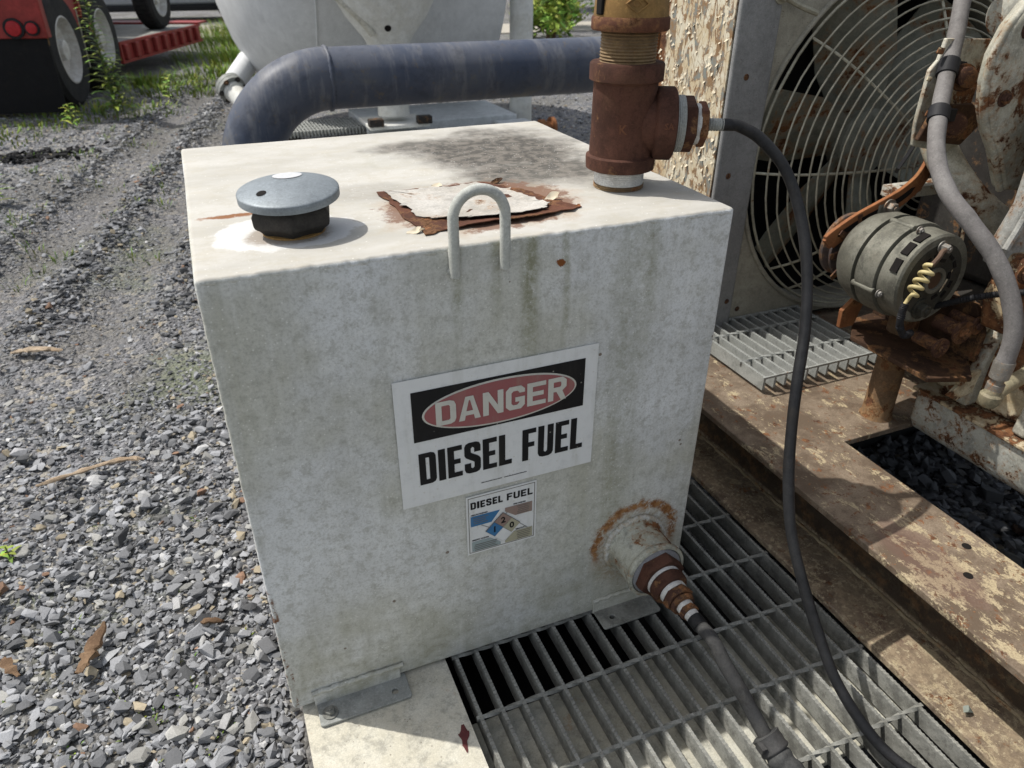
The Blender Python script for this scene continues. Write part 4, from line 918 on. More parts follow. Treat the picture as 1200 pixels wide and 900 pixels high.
# large danger sign (prism normal X x Z = -Y, towards the viewer)
FY = -.0016
sg = obj('danger_sign', sheet(MB(), rect(.206, .5125, .357, .569), FY, .0007), 'tank' if 0 else 's_white', tk, label='white sign reading DANGER DIESEL FUEL')
obj('black_panel', sheet(MB(), rect(.2295, .4915, .4685, .549), FY-.0009), 's_black', sg)
def ell(cx, cz, rx, rz, n=64): return [(cx+rx*math.cos(a), cz+rz*math.sin(a)) for a in np.linspace(0, 2*math.pi, n, endpoint=False)]
obj('oval_border', sheet(MB(), ell(.3605, .5085, .1175, .0365), FY-.0017), 's_letter', sg)
obj('red_oval', sheet(MB(), ell(.3605, .5085, .1145, .0337), FY-.0025), 's_red', sg)
mb = MB(); word(mb, 'DANGER', .262, .461, .4895, .5275, FY-.0034, .0085, dict(A=1.1, N=1.05), gap=.13); obj('danger_lettering', mb, 's_letter', sg, label='pale block letters DANGER')
mb = MB(); wr = dict(I=.42, L=.82, E=.88, F=.88); word(mb, 'DIESEL', .234, .376, .3935, .4478, FY-.0010, .0098, wr, gap=.14); word(mb, 'FUEL', .393, .494, .3915, .4478, FY-.0010, .0098, wr, gap=.14); obj('fuel_lettering', mb, 's_black', sg, label='black condensed letters DIESEL FUEL')
mb = MB(); x = .327; random.seed(21)
while x < .400:
    w_ = random.uniform(.0005, .0011)
    if not (.3595 < x < .3635): mb.prism(rect(x, x+w_, .3697, .3697+random.choice((.0012, .0016))), (0, FY-.0010, 0), X, Z, .0003)
    x += w_+.0005
o = obj('small_print', mb, 's_black', sg); o['kind'] = 'stuff'
# small hazard label
hl = obj('hazard_label', sheet(MB(), rect(.3015, .4185, .2325, .3485), FY, .0006), 's_white', tk, label='small square label with blue panel and hazard diamond 1 2 0')
bd = MB()
bd.prism(rect(.3045, .4155, .2355, .3455), (0, FY-.0007, 0), X, Z, .0003, holes=[rect(.3055, .4145, .2365, .3445)]); obj('border', bd, 's_border', hl)
mb = MB(); word(mb, 'DIESEL', .3085, .361, .3235, .3365, FY-.0008, .0030, wr, gap=.2); word(mb, 'FUEL', .368, .4115, .3235, .3365, FY-.0008, .0030, wr, gap=.2); obj('heading', mb, 's_black', hl)
obj('blue_panel', sheet(MB(), [(.308, .2895), (.342, .2895), (.356, .309), (.308, .309)], FY-.0009), 's_blue', hl)
obj('red_panel', sheet(MB(), [(.382, .290), (.411, .290), (.411, .3095), (.365, .3095), (.365, .303)], FY-.0009), 's_pink', hl)
obj('yellow_panel', sheet(MB(), [(.365, .238), (.412, .238), (.412, .2575), (.381, .2575), (.365, .242)], FY-.0009), 's_tan', hl)
obj('grey_panel', sheet(MB(), [(.309, .238), (.357, .238), (.357, .243), (.339, .2575), (.309, .2575)], FY-.0009), 's_grey', hl)
obj('diamond_edge', sheet(MB(), [(.361, .2440), (.3905, .2735), (.361, .303), (.3315, .2735)], FY-.0017), 's_border', hl)
dq = [('fire_square', [(.361, .2742), (.3752, .2882), (.361, .3022), (.3468, .2882)], 's_pink'), ('health_square', [(.3465, .2595), (.3607, .2735), (.3465, .2877), (.3325, .2735)], 's_blue'),
      ('reactivity_square', [(.3755, .2595), (.3895, .2735), (.3755, .2877), (.3613, .2735)], 's_tan'), ('special_square', [(.361, .2447), (.3752, .2587), (.361, .2729), (.3468, .2587)], 's_white')]
for nm, pl_, mt_ in dq: obj(nm, sheet(MB(), pl_, FY-.0025), mt_, hl)
font('2', .361, .288, .016, FY-.0034, 's_black', hl, bold=.0004); font('1', .3465, .2735, .016, FY-.0034, 's_black', hl, bold=.0004); font('0', .3755, .2735, .016, FY-.0034, 's_black', hl, bold=.0004)
for t_, x_, z_ in (('HEALTH HAZARD', .3085, .3115), ('FIRE HAZARD', .379, .3125), ('SPECIFIC HAZARD', .3095, .2605), ('REACTIVITY', .383, .2600)): font(t_, x_, z_, .0034, FY-.0010, 's_black', hl, align='LEFT', bold=.00008)
mb = MB()
for x0, x1, z0, k in ((.311, .338, .305, 4), (.385, .409, .3065, 5), (.384, .410, .2545, 5), (.312, .352, .2505, 4)):
    for i in range(k): mb.prism(rect(x0+random.uniform(0, .002), x1-random.uniform(0, .006), z0-.0036*i, z0-.0036*i+.0011), (0, FY-.0018, 0), X, Z, .0002)
o = obj('small_print', mb, 's_border', hl); o['kind'] = 'stuff'
mb = MB()
for a, b in (((.325, .2885), (.340, .278)), ((.383, .278), (.404, .2575)), ((.345, .262), (.357, .2530)), ((.366, .298), (.372, .302))):
    A, B = Vector((*a, 0)), Vector((*b, 0)); n_ = (B-A).cross(Z).normalized()*.0004; mb.prism([(A+n_).xy[:], (A-n_).xy[:], (B-n_).xy[:], (B+n_).xy[:]][::-1], (0, FY-.0010, 0), X, Z, .0003)
obj('leader_line', mb, 's_border', hl)

# outlet coupling low on the front
ox, oz = .612, .150
mb = MB(); mb.lathe((ox, .002, oz), -Y, [(0, .060), (.006, .0605), (.010, .056), (.014, .0515), (.016, .0505), (.068, .0505), (.070, .0535), (.076, .0545), (.080, .0535), (.081, .048), (.074, .046)], 64, cap=False); oc = obj('outlet_coupling', mb, weathered('coupling_paint', (.46, .46, .39), (.30, .285, .21), rust=.36, rs_=18, dirt=.95, rough=.55, bump=.5), tk, angle=50, label='white painted pipe stub with a rust stained weld')
weld((ox, -.004, oz), Y, .0565, mat='tank', par=oc, t=.0055)
mb = MB(); mb.lathe((ox, -.070, oz), -Y, [(0, .047), (.008, .0462), (.010, .043)], 48); obj('grey_gasket', mb, weathered('grey_gasket', (.25, .25, .26), rough=.6), oc)

# ------------------------------------------------------------------ fuel hose with stepped bushings at the outlet
fh = thing('supply_hose', 'black fuel hose with stepped rusty bushings screwed into the tank outlet', 'hose', (ox, -.08, oz))
def stepped(par, o, d, parts):
    for nm, t0, prof, mat, n in parts:
        mb = MB(); mb.lathe(Vector(o)+Vector(d).normalized()*t0, d, prof, n, ph=.26); obj(nm, mb, mat, par, bevel=.0012 if n == 6 else 0)
dv = Vector((.03, -1, -.05)).normalized()
stepped(fh, (ox, -.076, oz), dv, [('hex_bushing', 0, [(0, .043), (.012, .044), (.022, .042)], 'rustpipe', 6), ('thread_tape', .022, [(0, .031), (.006, .031)], 'tape', 32), ('reducer', .028, [(0, .030), (.004, .033), (.016, .032), (.02, .028)], 'rustpipe', 24),
    ('thread_tape', .048, [(0, .0235), (.009, .0235)], 'tape', 32), ('hex_nut', .057, [(0, .026), (.010, .027), (.014, .024)], 'rustbolt', 6), ('reducer', .071, [(0, .018), (.004, .0215), (.01, .02)], 'rustbolt', 24),
    ('thread_tape', .081, [(0, .014), (.008, .014)], 'tape', 24), ('hex_nut', .089, [(0, .0165), (.010, .0165)], 'rustbolt', 6), ('thread_tape', .099, [(0, .0118), (.010, .0112)], 'tape', 24), ('ferrule', .108, [(0, .0125), (.018, .0125), (.019, .010)], 'hose', 24)])
e0 = Vector((ox, -.076, oz))+dv*.125
P = [e0, e0+dv*.03+Z*.002, Vector((.622, -.262, .120)), Vector((.632, -.292, .093)), Vector((.641, -.322, .064)), Vector((.646, -.345, .046))]
mb = MB(); mb.tube(P, .0112, n=20, sub=8); obj('hose', mb, 'conduit' if 0 else 'sleeve', fh, angle=60)
P = [Vector((.6455, -.343, .048)), Vector((.650, -.368, .034)), Vector((.658, -.41, .024)), Vector((.666, -.47, .0215)), Vector((.66, -.60, .0215)), Vector((.62, -.8, .0215))]
mb = MB(); mb.tube(P, lambda t: .0188+.0012*math.sin(t*60), n=24, sub=12); obj('sleeve', mb, weathered('grey_sleeve', (.05, .051, .052), (.08, .08, .076), dirt=.6, rough=.8, bump=.7), fh, angle=60)
c = Vector((.648, -.352, .042)); d = Vector((.006, -.028, -.015)).normalized(); mb = MB(); mb.lathe(c-d*.010, d, [(0, .021), (0, .0225), (.004, .0215), (.010, .0222), (.018, .0215), (.022, .023), (.024, .0225), (.026, .0205)], 28); mb.box(tuple(c+Vector((-.026, -.014, .0))), tuple(c+Vector((-.018, .0, .012)))); obj('clamp', mb, weathered('dark_clamp', (.09, .088, .085), dirt=.5, rough=.55, metal=.3), fh)

# ------------------------------------------------------------------ vent pipe on the tank top
px, py = .621, .16
vp = thing('vent_pipe', 'rusty iron tee with brass coloured vent cap standing on the tank top', 'pipe fitting', (px, py, H))
def threads(r, t0, t1, p, d=.0013):
    out = []; t = t0
    while t < t1: out += [(t, r-d), (t+p*.5, r)]; t += p
    return out+[(t1, r-d)]
mb = MB(); mb.lathe((px, py, H-.002), Z, threads(.0385, 0, .010, .0028), 56); obj('threaded_base', mb, 'thread', vp, angle=25)
mb = MB(); mb.lathe((px, py, H+.008), Z, threads(.0378, 0, .028, .003, .0006), 48); obj('thread_tape', mb, 'tape', vp, angle=25)
tz = .838
mb = MB(); mb.lathe((px, py, .772), Z, [(0, .047), (.002, .0515), (.016, .0525), (.020, .0522), (.0225, .0480), (.05, .0470), (.122, .0466), (.1235, .0470), (.1265, .0532), (.147, .0535), (.150, .0515), (.150, .038)], 64)
tee = obj('tee_body', mb, 'rustpipe', vp, angle=45)
bd_ = Vector((.913, -.408, -.012)).normalized(); bo = Vector((px, py, tz))
mb = MB(); mb.lathe(bo+bd_*.02, bd_, [(0, .040), (.006, .0425), (.022, .0435), (.0245, .0500), (.026, .0515), (.051, .0517), (.053, .0495), (.053, .04)], 48, cap=True); obj('branch', mb, 'rustpipe', tee, angle=45)
mb = MB(); mb.lathe((px, py, .915), Z, threads(.0405, 0, .058, .0042, .0016), 64); obj('threaded_nipple', mb, 'thread', vp, angle=25)
mb = MB(); mb.lathe((px, py, .9625), Z, [(0, .042), (0, .053), (.002, .0545), (.015, .0545), (.0175, .0530), (.018, .040)], 64); obj('cap_collar', mb, 'rustpipe2', vp, angle=45)
mb = MB(); mb.lathe((px, py, .9795), Z, [(0, .0520), (.022, .0505), (.036, .046), (.046, .036), (.052, .022), (.054, .004)], 64); vc = obj('vent_cap', mb, 'brass', vp, angle=50)
for sgn in (-1, 1):
    mb = MB(); mb.box((px+sgn*.0490-.0045, py-.012, .982), (px+sgn*.0490+.0045, py+.004, 1.022)); obj('cap_slot', mb, 'hole', vc, bevel=.002)
# raised diamond emblem facing the camera side of the cap
ea = Vector((-.40, -1, 0)).normalized(); eu = Vector((-ea.y, ea.x, 0)).normalized(); eo = Vector((px, py, .997))+ea*.0505
def cyl_wrap(pts): return pts
dm = [(-.0165, 0), (0, -.0125), (.0165, 0), (0, .0125)]; di = [(-.0135, 0), (0, -.0102), (.0135, 0), (0, .0102)]
mb = MB(); mb.prism(dm, eo-ea*.002, eu, Z, .0042, holes=[di]); obj('diamond_emblem', mb, 'brass', vc, bevel=.0006)
rot = Matrix((eu, Z, ea)).transposed().to_4x4()
font('CS', 0, 0, .011, 0, 'brass', vc, name='raised_letters', rot=Matrix.Translation(eo+ea*.0012) @ rot, bold=.0003) if 0 else None
def raised(text, p, nrm, size, mat, par, thick=.0012):
    nrm = Vector(nrm).normalized(); u = Z.cross(nrm).normalized(); v = nrm.cross(u)
    cu = bpy.data.curves.new('t', 'FONT'); cu.body = text; cu.size = size; cu.align_x = 'CENTER'; cu.align_y = 'CENTER'; cu.extrude = thick; cu.offset = size*.02; cu.resolution_u = 2
    to = bpy.data.objects.new('t', cu); COL.objects.link(to); dg = bpy.context.evaluated_depsgraph_get(); me = bpy.data.meshes.new_from_object(to.evaluated_get(dg)); bpy.data.objects.remove(to)
    mt = Matrix((u, v, nrm)).transposed().to_4x4(); mt.translation = Vector(p)-base_of(par); me.transform(mt); me.materials.clear(); me.materials.append(M[mat]); me.name = 'raised_letters'
    o = bpy.data.objects.new('raised_letters', me); COL.objects.link(o); o.parent = par
raised('CS', eo+ea*.0005, ea, .0115, 'brass', vc)
a1 = Vector((-.12, -1, 0)).normalized(); raised('K', Vector((px, py, .836))+Vector((-.5, -.86, 0)).normalized()*.0464, Vector((-.5, -.86, 0)), .018, 'rustpipe2', tee, .0008)
nb_ = (Vector((-.42, -1, .1))).normalized(); nb_ = (nb_-bd_*nb_.dot(bd_)).normalized(); raised('SA', bo+bd_*.060+nb_*.0512, nb_, .012, 'rustpipe2', tee, .0008)

# ------------------------------------------------------------------ overflow hose leaving the tee
hz = thing('overflow_hose', 'long thin black hose hanging from the tee and trailing over the grating', 'hose', tuple(bo+bd_*.073))
stepped(hz, bo+bd_*.073, bd_, [('thread_tape', 0, threads(.0405, 0, .013, .003, .0008), 'galvl', 40), ('hex_bushing', .012, [(0, .0400), (.017, .0400), (.019, .036)], 'rustpipe', 6), ('thread_tape', .030, [(0, .029), (.008, .029)], 'tape', 32), ('hex_nut', .037, [(0, .0325), (.010, .0325), (.012, .030)], 'rustpipe2', 6), ('barb', .049, threads(.0095, 0, .026, .004, .0012), 'galvl', 24)])
h0 = bo+bd_*.146
P = [h0, h0+bd_*.014, Vector((.782, .092, .833)), Vector((.813, .078, .815)), Vector((.845, .051, .774)), Vector((.861, .019, .713)), Vector((.859, -.018, .644)), Vector((.841, -.059, .564)), Vector((.813, -.095, .484)), Vector((.795, -.122, .420)), Vector((.780, -.152, .353)),
     Vector((.771, -.188, .281)), Vector((.772, -.232, .212)), Vector((.779, -.279, .143)), Vector((.785, -.329, .085)), Vector((.800, -.384, .040)), Vector((.820, -.435, .014)), Vector((.85, -.50, .0125)), Vector((.90, -.6, .0125)), Vector((1.0, -.8, .0125))]
mb = MB(); mb.tube(P, lambda t: .0086+.0002*math.sin(t*50), n=20, sub=8); obj('hose', mb, 'hose', hz, angle=60)

# ------------------------------------------------------------------ radiator with guard and fan
RX, RY = 1.105, .55
rd = thing('radiator', 'tall grey radiator cabinet with peeling painted side behind the fan guard', 'radiator', (RX, RY, .2))
mb = MB(); mb.box((RX, RY+.004, .205), (RX+.004, .832, 1.6)); obj('side_panel', mb, 'peel', rd, label='sunlit side sheet with cream paint peeling off rust')
mb = MB(); mb.box((RX-.006, .826, .8), (RX-.0005, .846, 1.6)); obj('side_edge', mb, 'orange', rd)
vs, fs = [], []; rr = random.Random(12)
for i in range(260):
    y = rr.uniform(RY+.008, .822); z = rr.uniform(.5, 1.15); s = rr.uniform(.0015, .0048); tl = rr.uniform(.1, .9); a = rr.uniform(-.9, .9)
    u = Vector((0, math.cos(a), math.sin(a))); v = Vector((0, -math.sin(a), math.cos(a))); n_ = -X; o = len(vs); p = Vector((RX-.0005, y, z))
    tip = v*(-math.cos(tl))+n_*math.sin(tl)
    vs += [p-u*s, p+u*s*rr.uniform(.6, 1.2), p+u*s*.5+tip*s*1.3, p+tip*s*1.7+n_*s*.5, p-u*s*.6+tip*s*1.2]; fs.append((o, o+1, o+2, o+3, o+4))
mb = MB(); mb.add(vs, fs); o = obj('paint_flakes', mb, 'flake', rd, fix=False); o['kind'] = 'stuff'
cxr, czr, RR = 1.62, .64, .425
hole = [(cxr+RR*math.cos(a), czr+RR*math.sin(a)) for a in np.linspace(0, 2*math.pi, 72, endpoint=False)]
mb = MB(); mb.prism([(RX+.10, .215), (2.35, .215), (2.35, 1.6), (RX+.10, 1.6)], (0, RY+.004, 0), X, Z, .004, holes=[hole]); obj('front_panel', mb, 'panelgrey', rd)
mb = MB(); mb.prism([(RX-.001, .21), (RX+.105, .21), (RX+.105, 1.6), (RX-.001, 1.6)], (0, RY-.0005, 0), X, Z, .014); obj('corner_frame', mb, 'stripgrey', rd, bevel=.006, seg=3)
mb = MB(); mb.tube([(cxr+RR*math.cos(a), RY-.002, czr+RR*math.sin(a)) for a in np.linspace(0, 2*math.pi, 72, endpoint=False)], .006, n=8, sub=1, closed=True)
mb.lathe((cxr, RY+.002, czr), Y, [(0, RR-.001), (.12, RR-.001)], 72, cap=False); obj('shroud_ring', mb, 'panelgrey', rd, fix=False)
mb = MB(); mb.box((RX+.005, .74, .21), (2.35, .76, 1.6)); mb.box((RX+.005, RY+.005, .208), (2.35, .74, .212)); mb.box((2.34, RY+.005, .215), (2.35, .74, 1.6)); mb.box((RX, RY, 1.602), (2.35, .83, 1.61)); obj('core', mb, 'core', rd)  # core sheet, plus unseen walls and top added to keep sunlight out
for p in ((1.155, .24), (1.19, .30), (1.15, .36), (1.24, .265), (1.135, .62), (1.143, .83)):
    mb = MB(); mb.lathe((p[0], RY-.0145 if p[0] < RX+.105 else RY-.0002, p[1]), -Y, [(0, .007), (.0012, .006)], 14); obj('rivet', mb, 'rustbolt', rd)
gd = thing('fan_guard', 'round wire guard of concentric rings in front of the radiator fan', 'fan guard', (cxr, RY-.02, czr))
def gy(r): return RY-.012-.15*max(0., 1-(r/.41)**2)**.75
nr = 20
for i in range(nr):
    r = .41-.0185*i
    if r < .05: break
    mb = MB(); jx = random.uniform(-.002, .002); mb.tube([(cxr+jx+r*math.cos(a), gy(r)+random.uniform(-.001, .001), czr+r*math.sin(a)) for a in np.linspace(0, 2*math.pi, 64, endpoint=False)], .0023 if i else .0034, n=6, sub=1, closed=True); obj('guard_ring', mb, 'wire', gd, angle=60)
for a in (R_(140), R_(183), R_(222), R_(236), R_(275), R_(320), R_(5), R_(50), R_(95)):
    mb = MB(); mb.tube([(cxr+r*math.cos(a), gy(r)+.005, czr+r*math.sin(a)) for r in (.41, .36, .3, .22, .14, .06)], .0032, n=6, sub=3); obj('guard_spoke', mb, 'wire', gd, angle=60)
mb = MB(); mb.lathe((cxr, gy(.05)-.002, czr), Y, [(0, .055), (.004, .058)], 32); obj('hub_disc', mb, 'wire', gd)
mb = MB(); mb.tube([(1.20, RY-.016, .985), (1.245, RY-.022, .965), (1.29, RY-.03, .95)], .006, n=8); mb.bolt((1.20, RY-.015, .985), -Y, .012); obj('guard_clip', mb, 'wire', gd)
fn = thing('radiator_fan', 'grey metal fan with broad rusty blades behind the wire guard', 'fan', (cxr, .64, czr))
for i in range(6):
    a = R_(169+60*i); u = Vector((math.cos(a), 0, math.sin(a))); v = Vector((-math.sin(a), 0, math.cos(a))); tw = .45
    c2 = Vector((cxr, .63, czr)); vs = []; fs = []
    nu, nv = 8, 5
    for lay in (0, 1):
        for j in range(nu):
            r = .07+.31*j/(nu-1); hw_ = .055+.040*min(1, j/3)-(.012 if j == nu-1 else 0)
            for k in range(nv):
                q = (k/(nv-1)-.5)*2; vs.append(c2+u*r+(v*math.cos(tw)+Y*math.sin(tw))*hw_*q+Y*(.012*q*q+lay*.003))
    L = nu*nv
    for lay in (0, 1):
        for j in range(nu-1):
            for k in range(nv-1): a_ = lay*L+j*nv+k; fs.append((a_, a_+1, a_+nv+1, a_+nv))
    rim = [k for k in range(nv)]+[j*nv+nv-1 for j in range(1, nu)]+[(nu-1)*nv+k for k in range(nv-2, -1, -1)]+[j*nv for j in range(nu-2, 0, -1)]
    for i2 in range(len(rim)): a_, b_ = rim[i2], rim[(i2+1) % len(rim)]; fs.append((a_, b_, b_+L, a_+L))
    mb = MB(); mb.add(vs, fs); obj('fan_blade', mb, 'blade', fn, angle=40)
mb = MB(); mb.lathe((cxr, .60, czr), Y, [(0, .05), (.01, .085), (.06, .085)], 32); obj('hub', mb, 'blade', fn)

# ------------------------------------------------------------------ engine
en = thing('diesel_engine', 'old cream painted engine block with heavy rust and rounded oil pan at right', 'engine', (1.45, -.2, .2))
def rough(mb_, amp=.004, s=14, seed=0):
    mb_.v = [tuple(Vector(v)+Vector((mnoise.noise(Vector(v)*s+Vector((seed, 0, 0))), mnoise.noise(Vector(v)*s+Vector((0, seed+5, 0))), mnoise.noise(Vector(v)*s+Vector((0, 0, seed+9)))))*amp) for v in mb_.v]; return mb_
def gbox(a, b, n=9, amp=.004, s=14, seed=0):
    """box with gridded faces whose surface is uneven"""
    bmx = bmesh.new(); bmesh.ops.create_cube(bmx, size=1); bmesh.ops.subdivide_edges(bmx, edges=bmx.edges[:], cuts=n, use_grid_fill=True)
    A, B = Vector(a), Vector(b); mb = MB(); bmx.verts.index_update()
    vs = [Vector((A[i]+(v.co[i]+.5)*(B[i]-A[i]) for i in range(3))) for v in bmx.verts]; mb.add(vs, [[v.index for v in f.verts] for f in bmx.faces]); bmx.free(); return rough(mb, amp, s, seed)
mb = MB(); mb.prism([(1.290, .292), (1.292, .225), (1.308, .198), (1.345, .188), (1.62, .188), (1.62, .292)], (0, .04, 0), X, Z, .95)
obj('oil_pan', mb, 'panpaint', en, bevel=.014, seg=4, angle=50)
mb = MB(); mb.box((1.282, -.93, .2925), (1.64, .045, .300)); obj('pan_flange', mb, 'engine_rust', en, bevel=.002)
obj('crankcase', gbox((1.33, -.95, .301), (1.75, .03, .47), 14, .012, 9, 1), 'engine_rust', en, bevel=.006)
obj('cylinder_block', gbox((1.40, -.95, .471), (1.80, .01, .80), 12, .008, 8, 2), 'engine_rust', en, bevel=.006)
for y0 in (-.03, -.15, -.27): # ribs and lumps on the crankcase wall
    mb = MB(); mb.prism([(1.30, .302), (1.34, .302), (1.36, .455), (1.335, .47), (1.318, .43)], (0, y0, 0), X, Z, .028); obj('rib', rough(mb, .003), 'engine', en, bevel=.006, seg=3)
mb = MB(); mb.prism([(-.02, .365), (.055, .385), (.06, .47), (.02, .50), (-.04, .47)], (1.325, 0, 0), Y, Z, -.03); obj('mount_lug', mb, 'engine', en, bevel=.008, seg=3)
# big curved housing plate facing -y
arc = [(1.70, 1.3), (1.30, 1.14), (1.236, .995), (1.210, .962), (1.196, .922), (1.199, .883), (1.212, .842), (1.236, .806), (1.27, .77), (1.32, .70), (1.70, .66)]
mb = MB(); mb.prism(arc, (0, .05, 0), X, Z, .03); hp_ = obj('flange_housing', mb, 'engine', en, bevel=.007, seg=3)
arc2 = [(x+.012, z) for x, z in arc]; mb = MB(); mb.tube([(x-.001, .030, z) for x, z in arc[1:-1]], .0065, n=8, sub=4); obj('flange_lip', mb, 'engine', en, angle=60)
for x, z in ((1.24, .956), (1.236, .857), (1.30, .90)):
    mb = MB(); mb.bolt((x, .0195, z), -Y, .009, .007); obj('bolt', mb, 'rustbolt', en)
mb = MB(); mb.prism([(1.275, .93), (1.262, .84), (1.268, .70), (1.238, .62), (1.24, .60), (1.42, .545), (1.75, .545), (1.75, 1.3), (1.36, 1.3)], (0, -.03, 0), X, Z, .028); obj('timing_cover', mb, 'engine_grey', en, bevel=.008, seg=3)
mb = MB(); mb.tube([(1.278, -.062, .94), (1.264, -.062, .84), (1.27, -.062, .71), (1.245, -.062, .63)], .006, n=8, sub=4); obj('cover_lip', mb, 'engine_grey', en)
mb = MB(); mb.prism([(1.27, .62), (1.25, .54), (1.27, .48), (1.36, .46), (1.6, .46), (1.6, .60), (1.4, .61)], (0, -.045, 0), X, Z, .05); obj('lower_cover', rough(mb, .004), 'engine_rust', en, bevel=.008, seg=3)
mb = MB(); mb.lathe((1.35, -.135, .545), Vector((-.4, -.9, .1)), [(0, .034), (.02, .034), (.022, .026), (.04, .024)], 20); obj('plug_boss', mb, 'engine_grey', en, bevel=.002)
for p, r in (((1.262, -.100, .598), .012), ((1.268, -.1, .52), .009), ((1.31, -.1, .50), .011), ((1.30, -.1, .57), .009)):
    mb = MB(); mb.bolt(p, Vector((-.35, -1, .1)), r); obj('bolt', mb, 'rustbolt', en)
# fat pipes behind the conduit
mb = MB(); mb.cyl((1.36, .16, .885), (1.8, .16, .885), .034, n=32, ch=.008); mb.cyl((1.38, .17, .965), (1.8, .17, .965), .038, n=32, ch=.008); obj('manifold_pipe', mb, 'panpaint', en, angle=50)
mb = MB(); mb.tube([(1.335, .22, .79), (1.325, .17, .735), (1.335, .12, .685), (1.37, .09, .645), (1.42, .07, .61)], .030, n=20, sub=6); obj('curved_pipe', mb, 'engine', en, angle=60)
mb = MB(); mb.prism([(1.205, .80), (1.215, .76), (1.33, .735), (1.335, .93), (1.225, .935), (1.222, .90), (1.208, .885)], (0, .150, 0), X, Z, .008); obj('clamp_bracket', rough(mb, .002), 'engine', en, bevel=.002)
for q_, s_ in (((1.208, .136, .915), .014), ((1.200, .136, .872), .010), ((1.176, .10, .823), .013)):
    mb = MB(); V_, F_ = PROTO[4]; mb.add([Vector((v[0]*.8, v[1]*.5, v[2]*2.2))*s_+Vector(q_) for v in V_], [tuple(f) for f in F_.tolist()]); obj('rusty_lug', mb, 'engine_rust', en, bevel=.001)
mb = MB(); mb.prism([(1.19, .775), (1.30, .76), (1.34, .80), (1.30, .832), (1.21, .83)], (0, .125, 0), X, Z, .01); obj('clamp_plate', rough(mb, .003), 'bracket', en, bevel=.002)
for p in ((1.256, .118, .875), (1.243, .10, .802)):
    mb = MB(); mb.lathe(p, Vector((-.35, -1, .15)), [(0, .022), (.006, .022), (.006, .017), (.016, .017), (.018, .013)], 20); obj('clamp_bolt', mb, 'rustbolt', en)
mb = MB(); mb.box((1.50, .05, .45), (1.9, .33, .85)); mb.box((1.40, .05, .3), (1.8, .28, .449)); obj('rear_casing', mb, 'darksteel', en, bevel=.02)
mb = MB(); mb.lathe((1.30, .24, .55), -Y, [(0, .06), (.05, .06), (.052, .02)], 36); mb.box((1.28, .2, .64), (1.45, .24, .66)); obj('idler_cover', mb, 'panpaint', en)
mb = MB(); mb.tube([(1.29, .225, .69), (1.34, .235, .75), (1.40, .25, .83)], 1, n=4, sub=6, sect=[(-.011, -.003), (.011, -.003), (.011, .003), (-.011, .003)]); obj('belt', mb, 'black', en)
# fitting where conduit ends
mb = MB(); mb.lathe((1.139, -.189, .505), Vector((-.04, -.01, -1)), [(0, .0145), (.004, .0155), (.030, .0145), (.032, .010), (.040, .010), (.041, .013), (.052, .013), (.053, .009), (.06, .009)], 20)
obj('conduit_fitting', mb, 'bolt', en)
mb = MB(); mb.tube([(1.136, -.19, .452), (1.135, -.19, .438), (1.155, -.185, .430), (1.19, -.17, .430), (1.33, -.14, .43)], .0125, n=16, sub=6); mb.lathe((1.135, -.19, .448), -Z, [(0, .013), (.004, .0165), (.016, .0165), (.024, .012)], 16); obj('elbow_fitting', mb, weathered('dull_brass', (.30, .27, .18), (.2, .17, .11), rust=.2, rs_=20, dirt=.8), en)

# support angle carrying the alternator
sa = thing('alternator_mount', 'heavy rusty angle bracket under the alternator resting on the tube post', 'bracket', (1.22, .03, .4))
mb = MB(); mb.prism([(1.16, -.062), (1.235, -.092), (1.30, -.03), (1.30, .19), (1.225, .182), (1.158, .12)], (0, 0, .392), X, Y, .009); obj('base_plate', rough(mb, .0015), 'bracket', sa, bevel=.0015)
mb = MB(); mb.prism([(-.05, .4015), (.19, .4015), (.19, .47), (.06, .50), (-.02, .505), (-.05, .46)], (1.287, 0, 0), Y, Z, .012); obj('back_plate', rough(mb, .002), 'bracket', sa, bevel=.002)
mb = MB(); mb.prism([(1.185, .4015), (1.20, .4015), (1.215, .455), (1.20, .475), (1.16, .44), (1.163, .4015)], (0, .165, 0), X, Z, .01); obj('gusset', mb, 'orange', sa, bevel=.0015)
mb = MB(); mb.prism([(1.215, .391), (1.295, .391), (1.29, .345), (1.25, .335), (1.225, .35), (1.245, .37)], (0, -.06, 0), X, Z, .008); obj('torn_tab', mb, 'engine_rust', sa, bevel=.0015)
mb = MB(); mb.cyl((1.272, .10, .391), (1.272, .10, .36), .031, n=28); obj('post_collar', mb, 'bracket', sa)
for p, r in (((1.232, -.045, .472), .012), ((1.275, -.04, .475), .009), ((1.195, -.04, .445), .010)):
    mb = MB(); mb.lathe(Vector(p)+Y*.05, -Y, [(0, r*1.2), (.05, r*1.2), (.05, r*1.9), (.055, r*1.9)], 20); mb.bolt(p, Vector((-.2, -1, .1)), r*.9); obj('bolt', mb, 'rustbolt', sa)

